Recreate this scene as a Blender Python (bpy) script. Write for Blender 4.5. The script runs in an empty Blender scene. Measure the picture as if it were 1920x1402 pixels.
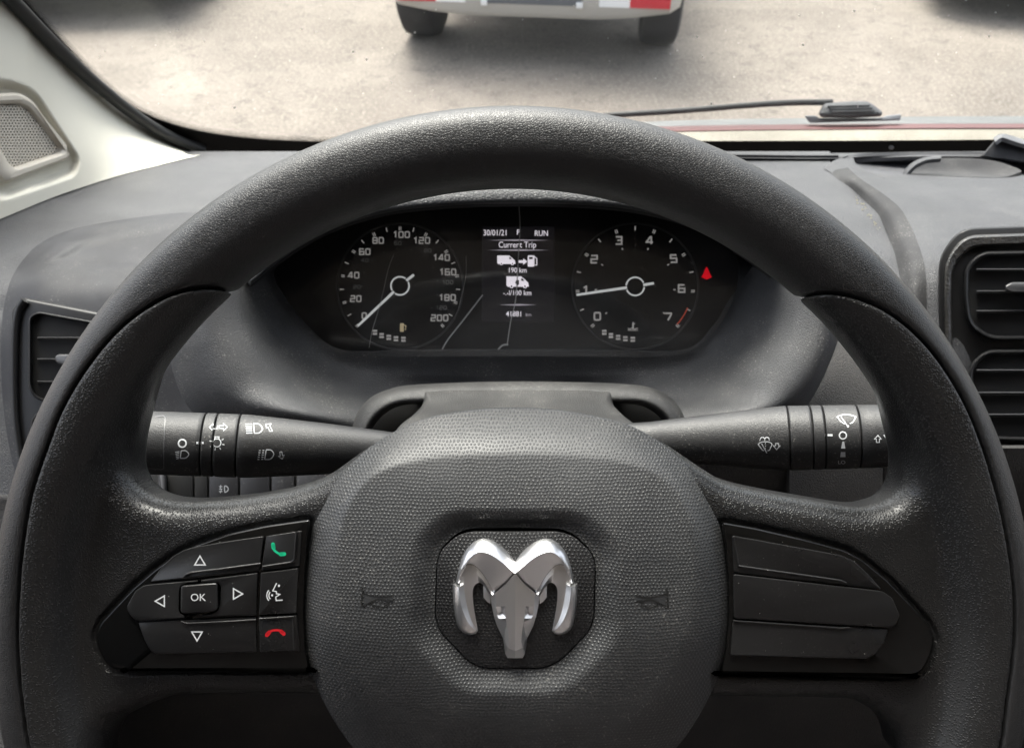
import bpy, bmesh, math, random
import numpy as np
from mathutils import Vector, Matrix
from mathutils.bvhtree import BVHTree

random.seed(7); np.random.seed(7)
S = bpy.context.scene
COL = S.collection

# ------------------------------------------------------------------ camera, world, sun, exposure
F, CX, CY = 1450.0, 960.0, 701.0            # focal length and centre in photo pixels (1920 x 1402)
PITCH, CAMZ = 40.0, 1.65                    # looking down into the wheel from the driver's eye
D = 0.298                                   # distance of the steering wheel plane
cam_d = bpy.data.cameras.new('camera')
cam = bpy.data.objects.new('camera', cam_d); COL.objects.link(cam)
cam.location = (0, 0, CAMZ)
cam.rotation_euler = (math.radians(90 - PITCH), 0, 0)
cam_d.sensor_width = 36.0
cam_d.lens = 36.0 * F / 1920.0
cam_d.clip_start = 0.01; cam_d.clip_end = 400
cam_d.dof.use_dof = True
cam_d.dof.focus_distance = 0.335
cam_d.dof.aperture_fstop = 20
S.camera = cam

w = bpy.data.worlds.new('World'); S.world = w; w.use_nodes = True
nt = w.node_tree; nt.nodes.clear()
sky = nt.nodes.new('ShaderNodeTexSky'); sky.sky_type = 'NISHITA'; sky.sun_disc = False
SUN_EL, SUN_AZ = 60.0, -18.0
sky.sun_elevation = math.radians(SUN_EL); sky.sun_rotation = math.radians(SUN_AZ)
sky.dust_density = 6.0; sky.air_density = 1.0
hs = nt.nodes.new('ShaderNodeHueSaturation'); hs.inputs['Saturation'].default_value = 0.45
bg = nt.nodes.new('ShaderNodeBackground'); bg.inputs['Strength'].default_value = 0.15
ow = nt.nodes.new('ShaderNodeOutputWorld')
nt.links.new(sky.outputs[0], hs.inputs['Color']); nt.links.new(hs.outputs[0], bg.inputs[0]); nt.links.new(bg.outputs[0], ow.inputs[0])

sun_d = bpy.data.lights.new('sun', 'SUN'); sun_d.energy = 1.3; sun_d.angle = math.radians(26); sun_d.color = (1, .96, .9)
sun = bpy.data.objects.new('sun', sun_d); COL.objects.link(sun)
az, el = math.radians(SUN_AZ), math.radians(SUN_EL)
sdir = Vector((math.sin(az) * math.cos(el), math.cos(az) * math.cos(el), math.sin(el)))
sun.rotation_euler = sdir.to_track_quat('Z', 'Y').to_euler()
sun.location = (2, 6, 8)

S.view_settings.view_transform = 'Standard'; S.view_settings.look = 'None'
S.view_settings.exposure = 2.15; S.view_settings.gamma = 1
S.render.engine = 'CYCLES'
S.cycles.use_denoising = True
try: S.cycles.denoiser = 'OPENIMAGEDENOISE'
except Exception: pass
S.cycles.max_bounces = 6; S.cycles.diffuse_bounces = 4; S.cycles.glossy_bounces = 3; S.cycles.transparent_max_bounces = 12
S.cycles.caustics_reflective = False; S.cycles.caustics_refractive = False

# ------------------------------------------------------------------ helpers
cp, sp = math.cos(math.radians(PITCH)), math.sin(math.radians(PITCH))
FWD = np.array([0, cp, -sp]); UP = np.array([0, sp, cp]); RIGHT = np.array([1., 0, 0]); CAM = np.array([0, 0, CAMZ])
ROT = Matrix.Rotation(math.radians(90 - PITCH), 4, 'X')

def P(u, v, d):
    """the point of the place that lies d metres into the view at photo pixel (u, v)"""
    return CAM + d * (FWD + (u - CX) / F * RIGHT + (CY - v) / F * UP)
def raydir(u, v):
    return FWD + (u - CX) / F * RIGHT + (CY - v) / F * UP
def onplane(u, v, p0, n):
    r = raydir(u, v); t = np.dot(np.array(p0) - CAM, n) / np.dot(r, n)
    return CAM + t * r

MW = {}       # my own world matrices
GEO = {}      # world-space verts / faces by object
def empty(name, loc, rot=None, label=None, cat=None, group=None):
    o = bpy.data.objects.new(name, None); COL.objects.link(o)
    m = Matrix.Translation(Vector(loc))
    if rot is not None: m = m @ rot
    o.matrix_world = m; MW[o] = m
    o.empty_display_size = .02
    if label: o['label'] = label
    if cat: o['category'] = cat
    if group: o['group'] = group
    return o
def mk(name, V, Fc, mat, parent=None, local=False, smooth=True, sharp=38, kind=None, fixn=True):
    """link one mesh object; V in world coordinates unless local"""
    V = np.asarray(V, dtype=float).reshape(-1, 3)
    me = bpy.data.meshes.new(name)
    Mp = MW.get(parent, Matrix.Identity(4))
    A = np.array(Mp)
    if local:
        VL = V; VWd = V @ A[:3, :3].T + A[:3, 3]
    else:
        Ai = np.array(Mp.inverted()); VL = V @ Ai[:3, :3].T + Ai[:3, 3]; VWd = V
    me.from_pydata(VL.tolist(), [], [tuple(int(i) for i in f) for f in Fc])
    if fixn:
        bm = bmesh.new(); bm.from_mesh(me); bmesh.ops.recalc_face_normals(bm, faces=bm.faces); bm.to_mesh(me); bm.free()
    me.materials.append(mat)
    if smooth:
        me.polygons.foreach_set('use_smooth', [True] * len(me.polygons))
        if sharp: me.set_sharp_from_angle(angle=math.radians(sharp))
    me.update()
    o = bpy.data.objects.new(name, me); COL.objects.link(o)
    if parent is not None: o.parent = parent
    MW[o] = Mp
    if kind: o['kind'] = kind
    GEO[o] = (VWd, Fc)
    return o
def bvh(objs):
    V, Fc = [], []
    for o in objs:
        v, f = GEO[o]; b = len(V); V += [tuple(x) for x in v]; Fc += [tuple(int(i) + b for i in q) for q in f]
    return BVHTree.FromPolygons(V, Fc)

def cr(pts, n, closed=False):
    """Catmull-Rom samples, even along the control index"""
    p = np.asarray(pts, float); m = len(p)
    if closed:
        t = np.linspace(0, m, n, endpoint=False)
    else:
        t = np.linspace(0, m - 1, n)
    i = np.floor(t).astype(int)
    if not closed: i = np.minimum(i, m - 2)
    f = (t - i)[:, None]
    def g(k):
        if closed: return p[k % m]
        lo = 2 * p[0] - p[1]; hi = 2 * p[-1] - p[-2]
        q = np.vstack([lo, p, hi]); return q[np.clip(k + 1, 0, m + 1)]
    a, b, c, d_ = g(i - 1), g(i), g(i + 1), g(i + 2)
    return .5 * (2 * b + (c - a) * f + (2 * a - 5 * b + 4 * c - d_) * f * f + (3 * b - a - 3 * c + d_) * f ** 3)
def crl(pts, n, closed=False):
    """Catmull-Rom samples, even along the length"""
    q = cr(pts, n * 6, closed)
    if closed: q = np.vstack([q, q[:1]])
    s = np.concatenate([[0], np.cumsum(np.linalg.norm(np.diff(q, axis=0), axis=1))])
    t = np.linspace(0, s[-1], n, endpoint=not closed)
    return np.stack([np.interp(t, s, q[:, k]) for k in range(q.shape[1])], 1)
def lin(pts, n):
    q = np.asarray(pts, float)
    s = np.concatenate([[0], np.cumsum(np.linalg.norm(np.diff(q, axis=0), axis=1))])
    t = np.linspace(0, s[-1], n)
    return np.stack([np.interp(t, s, q[:, k]) for k in range(q.shape[1])], 1)
def rnd(poly, r, n=5):
    """round the corners of a 2D polygon; r a number or one per corner"""
    p = np.asarray(poly, float); m = len(p); out = []
    for i in range(m):
        rr = r[i] if hasattr(r, '__len__') else r
        a, b, c = p[i - 1], p[i], p[(i + 1) % m]
        la, lc = np.linalg.norm(a - b), np.linalg.norm(c - b)
        k = min(rr, la * .45, lc * .45)
        s, e = b + (a - b) / la * k, b + (c - b) / lc * k
        if k < 1e-6: out.append(b); continue
        for t in np.linspace(0, 1, n): out.append((1 - t) ** 2 * s + 2 * t * (1 - t) * b + t * t * e)
    return np.array(out)
def area2(p):
    x, y = p[:, 0], p[:, 1]; return .5 * np.sum(x * np.roll(y, -1) - np.roll(x, -1) * y)
def inset(p, d):
    """move each corner of a polygon inward by d"""
    if area2(p) < 0: return inset(p[::-1], d)[::-1]
    a = p - np.roll(p, 1, 0); b = np.roll(p, -1, 0) - p
    na = np.stack([-a[:, 1], a[:, 0]], 1); nb = np.stack([-b[:, 1], b[:, 0]], 1)
    na /= np.linalg.norm(na, axis=1)[:, None] + 1e-12; nb /= np.linalg.norm(nb, axis=1)[:, None] + 1e-12
    n = na + nb; L = np.sum(n * n, 1)[:, None]
    n = 2 * n / np.maximum(L, .8)
    return p + n * d

def grid_faces(nr, nc, wrap=False, base=0):
    f = []
    for i in range(nr - 1):
        for j in range(nc if wrap else nc - 1):
            k = (j + 1) % nc
            f.append((base + i * nc + j, base + i * nc + k, base + (i + 1) * nc + k, base + (i + 1) * nc + j))
    return f
def patch(name, rows, mat, parent, nr=40, nc=80, thick=.004, post=None, px=True, length=False, **kw):
    """smooth panel through rows of control points (u, v, depth), with thickness"""
    R = [(crl if length else cr)(r, nc) for r in rows]
    G = np.stack(R, 0)                               # rows x nc x 3
    Gd = np.stack([cr(G[:, j], nr) for j in range(nc)], 1)
    if post is not None: Gd = post(Gd)
    X = np.array([P(*q) for q in Gd.reshape(-1, 3)]) if px else Gd.reshape(-1, 3)
    X = X.reshape(nr, nc, 3)
    n = np.cross(np.gradient(X, axis=0), np.gradient(X, axis=1))
    n /= np.linalg.norm(n, axis=2)[..., None] + 1e-12
    s = np.sign(np.sum(n * (CAM - X), 2).mean()); n *= s
    V = np.vstack([X.reshape(-1, 3), (X - n * thick).reshape(-1, 3)]); b = nr * nc
    f = grid_faces(nr, nc) + [tuple(q[::-1]) for q in grid_faces(nr, nc, base=b)]
    loop = [(0, j) for j in range(nc)] + [(i, nc - 1) for i in range(1, nr)] + [(nr - 1, j) for j in range(nc - 2, -1, -1)] + [(i, 0) for i in range(nr - 2, 0, -1)]
    ids = [i * nc + j for i, j in loop]
    for k in range(len(ids)):
        a, c = ids[k], ids[(k + 1) % len(ids)]; f.append((a, c, c + b, a + b))
    return mk(name, V, f, mat, parent, **kw)
def plate(name, poly, fmap, z0, z1, bev, mat, parent, local=True, steps=3, **kw):
    """a plate with rounded edges: outline poly (photo pixels), fmap(u, v, z)"""
    p = np.asarray(poly, float)
    loops = [(p, z0), (p, z1 - bev[1])]
    for k in range(1, steps + 1):
        a = k / steps * math.pi / 2
        loops.append((inset(p, bev[0] * (1 - math.cos(a))), z1 - bev[1] * (1 - math.sin(a))))
    V, f = [], []; n = len(p)
    for q, z in loops: V += [fmap(x, y, z) for x, y in q]
    f = grid_faces(len(loops), n, wrap=True)
    f.append(tuple(range((len(loops) - 1) * n, len(loops) * n))); f.append(tuple(range(n))[::-1])
    return mk(name, V, f, mat, parent, local=local, **kw)
def ringplate(name, outer, inner, fmap, z0, z1, bev, mat, parent, local=True, **kw):
    """a frame between two outlines with the same number of points"""
    o, i = np.asarray(outer, float), np.asarray(inner, float); n = len(o)
    o2, i2 = inset(o, bev[0]), inset(i, -bev[0])
    m_ = .7
    L = [(i, z0), (i, z1 - bev[1]), (inset(i, -bev[0] * (1 - m_)), z1 - bev[1] * (1 - m_)), (i2, z1), (o2, z1),
         (inset(o, bev[0] * (1 - m_)), z1 - bev[1] * (1 - m_)), (o, z1 - bev[1]), (o, z0)]
    V = []
    for q, z in L: V += [fmap(x, y, z) for x, y in q]
    f = grid_faces(len(L), n, wrap=True)
    for j in range(n):
        k = (j + 1) % n; f.append((7 * n + j, 7 * n + k, k, j))
    return mk(name, V, f, mat, parent, local=local, **kw)
def tube(name, pts, r, mat, parent, n=10, flat=1.0, cap=True, local=False, **kw):
    p = np.asarray(pts, float); m = len(p)
    rr = np.broadcast_to(np.asarray(r, float), (m,))
    t = np.gradient(p, axis=0); t /= np.linalg.norm(t, axis=1)[:, None]
    ref = np.array([0, 0, 1.]) if abs(t[:, 2]).mean() < .9 else np.array([0, 1., 0])
    V = []
    for i in range(m):
        a = np.cross(t[i], ref); a /= np.linalg.norm(a); b = np.cross(a, t[i])
        for k in range(n):
            an = 2 * math.pi * k / n
            V.append(p[i] + rr[i] * (math.cos(an) * a + flat * math.sin(an) * b))
    f = grid_faces(m, n, wrap=True)
    if cap: f += [tuple(range(n))[::-1], tuple(range((m - 1) * n, m * n))]
    return mk(name, V, f, mat, parent, local=local, **kw)
def lathe(name, A, B, prof, mat, parent, n=64, flat=1.0, **kw):
    """turned part on the axis A -> B; prof: (fraction, radius)"""
    A, B = np.array(A), np.array(B); ax = B - A; a = ax / np.linalg.norm(ax)
    q = np.cross(a, -FWD); q /= np.linalg.norm(q); r = np.cross(a, q)
    V = []
    for t, rad in prof:
        for k in range(n):
            an = 2 * math.pi * k / n
            V.append(A + t * ax + rad * (math.cos(an) * q + flat * math.sin(an) * r))
    f = grid_faces(len(prof), n, wrap=True) + [tuple(range(n))[::-1], tuple(range((len(prof) - 1) * n, len(prof) * n))]
    return mk(name, V, f, mat, parent, **kw)
def box(name, lo, hi, mat, parent=None, bevel=0, **kw):
    lo, hi = np.array(lo, float), np.array(hi, float)
    bm = bmesh.new(); bmesh.ops.create_cube(bm, size=1)
    for v in bm.verts: v.co = Vector(((lo + hi) / 2 + np.array(v.co) * (hi - lo)).tolist())
    if bevel: bmesh.ops.bevel(bm, geom=list(bm.edges), offset=bevel, segments=3, affect='EDGES', profile=.5)
    V = [tuple(v.co) for v in bm.verts]; f = [[v.index for v in q.verts] for q in bm.faces]; bm.free()
    return mk(name, V, f, mat, parent, **kw)

# 2D strokes (photo pixels) -> flat ribbons
def ribbon(pts, wd, closed=False, step=None):
    p = np.asarray(pts, float)
    if closed: p = np.vstack([p, p[:1]])
    if step:
        q = [p[0]]
        for a, b in zip(p[:-1], p[1:]):
            k = max(1, int(np.linalg.norm(b - a) / step))
            for i in range(1, k + 1): q.append(a + (b - a) * i / k)
        p = np.array(q)
    seg = np.diff(p, axis=0); L = np.linalg.norm(seg, axis=1)[:, None]; seg = seg / np.maximum(L, 1e-9)
    nrm = np.stack([-seg[:, 1], seg[:, 0]], 1)
    m = len(p); N = np.zeros((m, 2))
    for i in range(m):
        a = nrm[i - 1] if i > 0 else (nrm[-1] if closed else nrm[0])
        b = nrm[i] if i < m - 1 else (nrm[0] if closed else nrm[-1])
        s = a + b; q = s.dot(s)
        N[i] = 2 * s / max(q, .9)
    V = np.vstack([p + N * wd / 2, p - N * wd / 2]); f = [(i, i + 1, m + i + 1, m + i) for i in range(m - 1)]
    return V, f
def disc2(c, r, n=20, ry=None):
    a = np.linspace(0, 2 * math.pi, n, endpoint=False)
    return np.stack([c[0] + r * np.cos(a), c[1] + (ry or r) * np.sin(a)], 1), [tuple(range(n))]
def circ(c, r, n=28, a0=0, a1=360, ry=None):
    a = np.radians(np.linspace(a0, a1, n)); return np.stack([c[0] + r * np.cos(a), c[1] - (ry or r) * np.sin(a)], 1)
class Ink:
    """collects flat print in photo pixels"""
    def __init__(s): s.V, s.f, s.n = [], [], 0
    def add(s, V, f):
        s.V.append(np.asarray(V, float)); s.f += [tuple(i + s.n for i in q) for q in f]; s.n += len(V); return s
    def stroke(s, pts, wd, closed=False, step=3): return s.add(*ribbon(pts, wd, closed, step))
    def fill(s, pts): pts = np.asarray(pts, float); return s.add(pts, [tuple(range(len(pts)))])
    def disc(s, c, r, n=16): return s.add(*disc2(c, r, n))
    def onto(s, name, objs, mat, parent, off=.00015, fallback=None):
        T = bvh(objs); out = []; V = np.vstack(s.V)
        for u, v in V:
            r = raydir(u, v); rn = r / np.linalg.norm(r)
            h = T.ray_cast(Vector(CAM), Vector(rn))
            if h[0] is None:
                h = T.find_nearest(Vector(CAM + r * (fallback or .36)))
            q = np.array(h[0])
            out.append(q - rn * off)
        return mk(name, out, s.f, mat, parent, smooth=False, fixn=False)
    def flat(s, name, fmap, z, mat, parent, **kw):
        V = [fmap(u, v, z) for u, v in np.vstack(s.V)]
        return mk(name, V, s.f, mat, parent, local=True, smooth=False, fixn=False, **kw)
def letters(text, size, centre, align='CENTER', sx=1.0, rot=0, bold=0.0):
    """built-in font -> 2D verts and faces in photo pixels (v downward)"""
    c = bpy.data.curves.new('t', 'FONT'); c.body = text; c.size = size; c.align_x = align; c.align_y = 'CENTER'; c.resolution_u = 3
    c.offset = bold
    o = bpy.data.objects.new('t', c); COL.objects.link(o)
    dg = bpy.context.evaluated_depsgraph_get(); me = o.evaluated_get(dg).to_mesh()
    V = np.array([[v.co.x * sx, -v.co.y] for v in me.vertices]).reshape(-1, 2); f = [tuple(q.vertices) for q in me.polygons]
    o.evaluated_get(dg).to_mesh_clear(); bpy.data.objects.remove(o); bpy.data.curves.remove(c)
    a = math.radians(rot); R = np.array([[math.cos(a), -math.sin(a)], [math.sin(a), math.cos(a)]])
    return V @ R.T + np.array(centre), f

# ------------------------------------------------------------------ materials
def newmat(name):
    m = bpy.data.materials.new(name); m.use_nodes = True
    n = m.node_tree; b = n.nodes['Principled BSDF']; return m, n, b
def plain(name, col, rough=.5, metal=0, spec=.5, emit=None, es=0, coat=0):
    m, n, b = newmat(name)
    b.inputs['Base Color'].default_value = (*col, 1); b.inputs['Roughness'].default_value = rough
    b.inputs['Metallic'].default_value = metal; b.inputs['Specular IOR Level'].default_value = spec
    if coat: b.inputs['Coat Weight'].default_value = coat; b.inputs['Coat Roughness'].default_value = .05
    if emit: b.inputs['Emission Color'].default_value = (*emit, 1); b.inputs['Emission Strength'].default_value = es
    return m
def nd(n, t, **kw):
    x = n.nodes.new(t)
    for k, v in kw.items(): setattr(x, k, v)
    return x
def math_(n, op, a, b=None, clamp=False):
    x = nd(n, 'ShaderNodeMath', operation=op); x.use_clamp = clamp
    for i, q in enumerate((a, b)):
        if q is None: continue
        if isinstance(q, (int, float)): x.inputs[i].default_value = q
        else: n.links.new(q, x.inputs[i])
    return x.outputs[0]
def mapr(n, v, a, b, c=0., d=1., smooth=True):
    x = nd(n, 'ShaderNodeMapRange'); x.interpolation_type = 'SMOOTHSTEP' if smooth else 'LINEAR'
    n.links.new(v, x.inputs[0])
    for i, q in zip((1, 2, 3, 4), (a, b, c, d)): x.inputs[i].default_value = q
    return x.outputs[0]
def noise(n, vec, scale, detail=3, rough=.55):
    x = nd(n, 'ShaderNodeTexNoise'); x.inputs['Scale'].default_value = scale; x.inputs['Detail'].default_value = detail; x.inputs['Roughness'].default_value = rough
    n.links.new(vec, x.inputs['Vector']); return x
def mixc(n, fac, a, b):
    x = nd(n, 'ShaderNodeMix', data_type='RGBA')
    n.links.new(fac, x.inputs[0])
    for i, q in ((6, a), (7, b)):
        if isinstance(q, tuple): x.inputs[i].default_value = (*q, 1)
        else: n.links.new(q, x.inputs[i])
    return x.outputs[2]
def plastic(name, col, rough, kind, scale, height, rand=.8, col2=None, dust=0.0, rv=.06, spec=.5, dust_col=(.3, .29, .27)):
    """moulded plastic or leather with its grain; kind: pebble (raised dots), worm, leather, grain"""
    m, n, b = newmat(name)
    tc = nd(n, 'ShaderNodeTexCoord'); vec = tc.outputs['Object']
    big = noise(n, vec, 18, 4)
    if kind == 'leather':
        dn = noise(n, vec, scale * .55, 2)
        add = nd(n, 'ShaderNodeVectorMath', operation='MULTIPLY_ADD')
        n.links.new(dn.outputs['Color'], add.inputs[0]); add.inputs[1].default_value = (.9 / scale,) * 3; n.links.new(vec, add.inputs[2])
        vo = nd(n, 'ShaderNodeTexVoronoi', feature='DISTANCE_TO_EDGE'); vo.inputs['Scale'].default_value = scale; vo.inputs['Randomness'].default_value = 1
        n.links.new(add.outputs[0], vo.inputs['Vector'])
        h = mapr(n, vo.outputs['Distance'], 0.0, .22)
        fine = noise(n, vec, scale * 2.2, 3)
        h = math_(n, 'ADD', h, math_(n, 'MULTIPLY', fine.outputs[0], .5))
    elif kind == 'hex':                      # raised dots on a triangular lattice, slightly uneven
        dn = noise(n, vec, 160, 2); add = nd(n, 'ShaderNodeVectorMath', operation='MULTIPLY_ADD')
        n.links.new(dn.outputs['Color'], add.inputs[0]); add.inputs[1].default_value = (rand / scale,) * 3; n.links.new(vec, add.inputs[2])
        d2_ = noise(n, vec, 26, 1); ad2 = nd(n, 'ShaderNodeVectorMath', operation='MULTIPLY_ADD')
        n.links.new(d2_.outputs['Color'], ad2.inputs[0]); ad2.inputs[1].default_value = (2.2 / scale,) * 3; n.links.new(add.outputs[0], ad2.inputs[2]); add = ad2
        k = 4 * math.pi / math.sqrt(3) * scale; h = None
        for ang in (90, 30, -30):
            dt = nd(n, 'ShaderNodeVectorMath', operation='DOT_PRODUCT'); n.links.new(add.outputs[0], dt.inputs[0])
            dt.inputs[1].default_value = (k * math.cos(math.radians(ang)), k * math.sin(math.radians(ang)), 0)
            c_ = math_(n, 'COSINE', dt.outputs['Value']); h = c_ if h is None else math_(n, 'ADD', h, c_)
        h = mapr(n, h, -.1, 2.7)
    elif kind in ('pebble', 'worm'):
        vo = nd(n, 'ShaderNodeTexVoronoi', feature='F1', voronoi_dimensions='3D'); vo.inputs['Scale'].default_value = scale; vo.inputs['Randomness'].default_value = rand
        vv = vec
        if kind == 'worm':
            dn = noise(n, vec, scale * .3, 2)
            add = nd(n, 'ShaderNodeVectorMath', operation='MULTIPLY_ADD')
            n.links.new(dn.outputs['Color'], add.inputs[0]); add.inputs[1].default_value = (1.1 / scale,) * 3; n.links.new(vec, add.inputs[2]); vv = add.outputs[0]
        n.links.new(vv, vo.inputs['Vector'])
        h = mapr(n, vo.outputs['Distance'], .12, .52, 1., 0.)
    else:
        g = noise(n, vec, scale, 2, .6); h = mapr(n, g.outputs[0], .35, .65)
    bp = nd(n, 'ShaderNodeBump'); bp.inputs['Distance'].default_value = height; bp.inputs['Strength'].default_value = 1.0
    n.links.new(h, bp.inputs['Height']); n.links.new(bp.outputs[0], b.inputs['Normal'])
    c2 = col2 or tuple(x * 1.35 for x in col)
    cc = mixc(n, mapr(n, big.outputs[0], .35, .7), col, c2)
    if dust:
        sp_ = noise(n, vec, 900, 2, .7); d2 = noise(n, vec, 30, 4, .6)
        spk = math_(n, 'MULTIPLY', mapr(n, sp_.outputs[0], .61, .68), mapr(n, d2.outputs[0], .4, .7))
        film = math_(n, 'MULTIPLY', mapr(n, d2.outputs[0], .35, .75), .07)
        fac = math_(n, 'MULTIPLY', math_(n, 'MAXIMUM', spk, film), dust)
        cc = mixc(n, fac, cc, dust_col)
    n.links.new(cc, b.inputs['Base Color'])
    n.links.new(mapr(n, big.outputs[0], .3, .75, rough - rv, rough + rv, False), b.inputs['Roughness'])
    b.inputs['Specular IOR Level'].default_value = spec
    return m
MAT = {}
MAT['leather'] = plastic('rim leather', (.012, .012, .0128), .40, 'leather', 1150, .00006, col2=(.016, .016, .0172), dust=.06)
MAT['insert'] = plastic('spoke plastic', (.012, .012, .0124), .33, 'worm', 1150, .00013, rand=.8, dust=.08)
MAT['hub'] = plastic('airbag cover plastic', (.031, .032, .034), .42, 'hex', 700, .00016, rand=1.3, dust=.5)
MAT['hubdark'] = plastic('emblem plate plastic', (.017, .017, .018), .45, 'hex', 700, .00016, rand=1.3)
MAT['smooth'] = plastic('smooth moulded plastic', (.022, .022, .024), .42, 'grain', 2600, .00003, dust=.55)
MAT['stalk'] = plastic('stalk plastic', (.018, .018, .019), .48, 'grain', 1900, .00005, dust=.7)
MAT['shroud'] = plastic('dusty shroud plastic', (.017, .017, .017), .55, 'grain', 1300, .00012, dust=1.0)
MAT['dash'] = plastic('dashboard plastic', (.039, .040, .0445), .50, 'grain', 1200, .00028, dust=.5, col2=(.050, .051, .0565))
MAT['dashs'] = plastic('dashboard lid plastic', (.022, .0225, .026), .60, 'grain', 2200, .00005, dust=.6, col2=(.036, .037, .042), spec=.3)
MAT['bowl'] = plastic('binnacle plastic', (.034, .035, .038), .55, 'grain', 1400, .00014, dust=.9)
MAT['hood'] = plastic('binnacle hood plastic', (.030, .031, .033), .5, 'leather', 520, .0002)
MAT['lower'] = plastic('lower dash plastic', (.013, .0122, .012), .6, 'grain', 1100, .00016, dust=.7, dust_col=(.12, .10, .08))
MAT['wallgrey'] = plastic('centre pad side wall', (.034, .034, .036), .75, 'grain', 1500, .0001, dust=.8, spec=.25)
MAT['cream'] = plastic('cream pillar trim', (.62, .60, .525), .8, 'grain', 1200, .00006, col2=(.64, .62, .545), spec=.25, rv=.03)
MAT['creamd'] = plastic('speaker grille plastic', (.52, .48, .415), .5, 'grain', 1500, .00004, col2=(.54, .50, .435), rv=.03)
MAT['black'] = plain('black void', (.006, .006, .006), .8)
MAT['rubber'] = plain('black rubber', (.012, .012, .012), .6)
MAT['frit'] = plain('black ceramic frit', (.006, .006, .006), .7, spec=.2)
MAT['piano'] = plain('piano black lacquer', (.004, .004, .004), .07, spec=.5)
MAT['button'] = plastic('button plastic', (.012, .012, .0125), .30, 'grain', 3000, .00002, dust=.12)
MAT['white'] = plain('white print', (.72, .74, .76), .5)
MAT['green'] = plain('green print', (.01, .55, .27), .5)
MAT['red'] = plain('red print', (.62, .012, .02), .5)
MAT['chrome'] = plain('satin chrome', (.92, .92, .93), .35, metal=1)
MAT['vent'] = plain('vent frame plastic', (.009, .009, .0095), .42, spec=.35)
MAT['slat'] = plain('vent slat plastic', (.03, .03, .032), .35)
def glassy(name, clear=.94, rough=.0, tint=(1, 1, 1), scale=.6, haze=0.0):
    m = bpy.data.materials.new(name); m.use_nodes = True; n = m.node_tree; n.nodes.clear()
    out = nd(n, 'ShaderNodeOutputMaterial'); tr = nd(n, 'ShaderNodeBsdfTransparent'); tr.inputs[0].default_value = (*[clear * t for t in tint], 1)
    gl = nd(n, 'ShaderNodeBsdfGlossy'); gl.inputs['Roughness'].default_value = rough
    lw = nd(n, 'ShaderNodeLayerWeight'); lw.inputs['Blend'].default_value = .5       # Schlick reflectance, same on both faces
    fac = math_(n, 'MULTIPLY', math_(n, 'ADD', math_(n, 'MULTIPLY', math_(n, 'POWER', lw.outputs['Facing'], 5.0), .96), .04), scale, True)
    mx = nd(n, 'ShaderNodeMixShader'); n.links.new(fac, mx.inputs[0]); n.links.new(tr.outputs[0], mx.inputs[1]); n.links.new(gl.outputs[0], mx.inputs[2])
    last = mx.outputs[0]
    if haze:
        df = nd(n, 'ShaderNodeBsdfDiffuse'); df.inputs[0].default_value = (.6, .6, .6, 1)
        tc = nd(n, 'ShaderNodeTexCoord'); nz = noise(n, tc.outputs['Object'], 6, 4)
        hz = math_(n, 'MULTIPLY', mapr(n, nz.outputs[0], .3, .75), haze)
        m2 = nd(n, 'ShaderNodeMixShader'); n.links.new(hz, m2.inputs[0]); n.links.new(last, m2.inputs[1]); n.links.new(df.outputs[0], m2.inputs[2]); last = m2.outputs[0]
    n.links.new(last, out.inputs[0]); return m
MAT['glass'] = glassy('windscreen glass', .95, 0, (.985, 1, .985), .6, haze=.08)
MAT['lens'] = glassy('cluster lens', .93, .06, (1, 1, 1), .7, haze=.05)
MAT['face'] = plain('dial black', (.0045, .0045, .005), .4)
MAT['ring'] = plain('dial ring', (.05, .05, .055), .3)
def glow(name, c, s): return plain(name, tuple(x * .6 for x in c), .5, emit=c, es=s)
MAT['dial'] = glow('dial print', (.56, .54, .52), .085)
MAT['dialdim'] = glow('dial print dim', (.16, .16, .16), .04)
MAT['needle'] = glow('needle white', (.8, .82, .82), .12)
MAT['screen'] = glow('screen print', (.90, .85, .92), .20)
MAT['screendim'] = glow('screen line', (.6, .55, .62), .12)
MAT['lampred'] = glow('warning lamp red', (1, .005, .02), .11)
MAT['redarc'] = glow('red zone', (.7, .1, .05), .07)
MAT['amber'] = glow('amber fuel symbol', (.75, .62, .38), .07)

# ------------------------------------------------------------------ the setting: ground
def ground_mat():
    m, n, b = newmat('pale gravel and worn asphalt')
    tc = nd(n, 'ShaderNodeTexCoord'); v = tc.outputs['Object']
    a = noise(n, v, .8, 6, .65); c = noise(n, v, 7, 5, .7); f = noise(n, v, 48, 4, .75)
    col = mixc(n, mapr(n, a.outputs[0], .35, .68), (.138, .118, .100), (.208, .180, .154))
    col = mixc(n, math_(n, 'MULTIPLY', mapr(n, c.outputs[0], .5, .66), .75), col, (.105, .092, .078))
    col = mixc(n, math_(n, 'MULTIPLY', mapr(n, f.outputs[0], .48, .66), .75), col, (.32, .283, .246))
    n.links.new(col, b.inputs['Base Color']); b.inputs['Roughness'].default_value = .9
    bp = nd(n, 'ShaderNodeBump'); bp.inputs['Distance'].default_value = .012; n.links.new(f.outputs[0], bp.inputs['Height']); n.links.new(bp.outputs[0], b.inputs['Normal'])
    return m
g = mk('ground', [(-150, -150, 0), (150, -150, 0), (150, 150, 0), (-150, 150, 0)], [(0, 1, 2, 3)], ground_mat(), smooth=False)
g['kind'] = 'structure'

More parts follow.
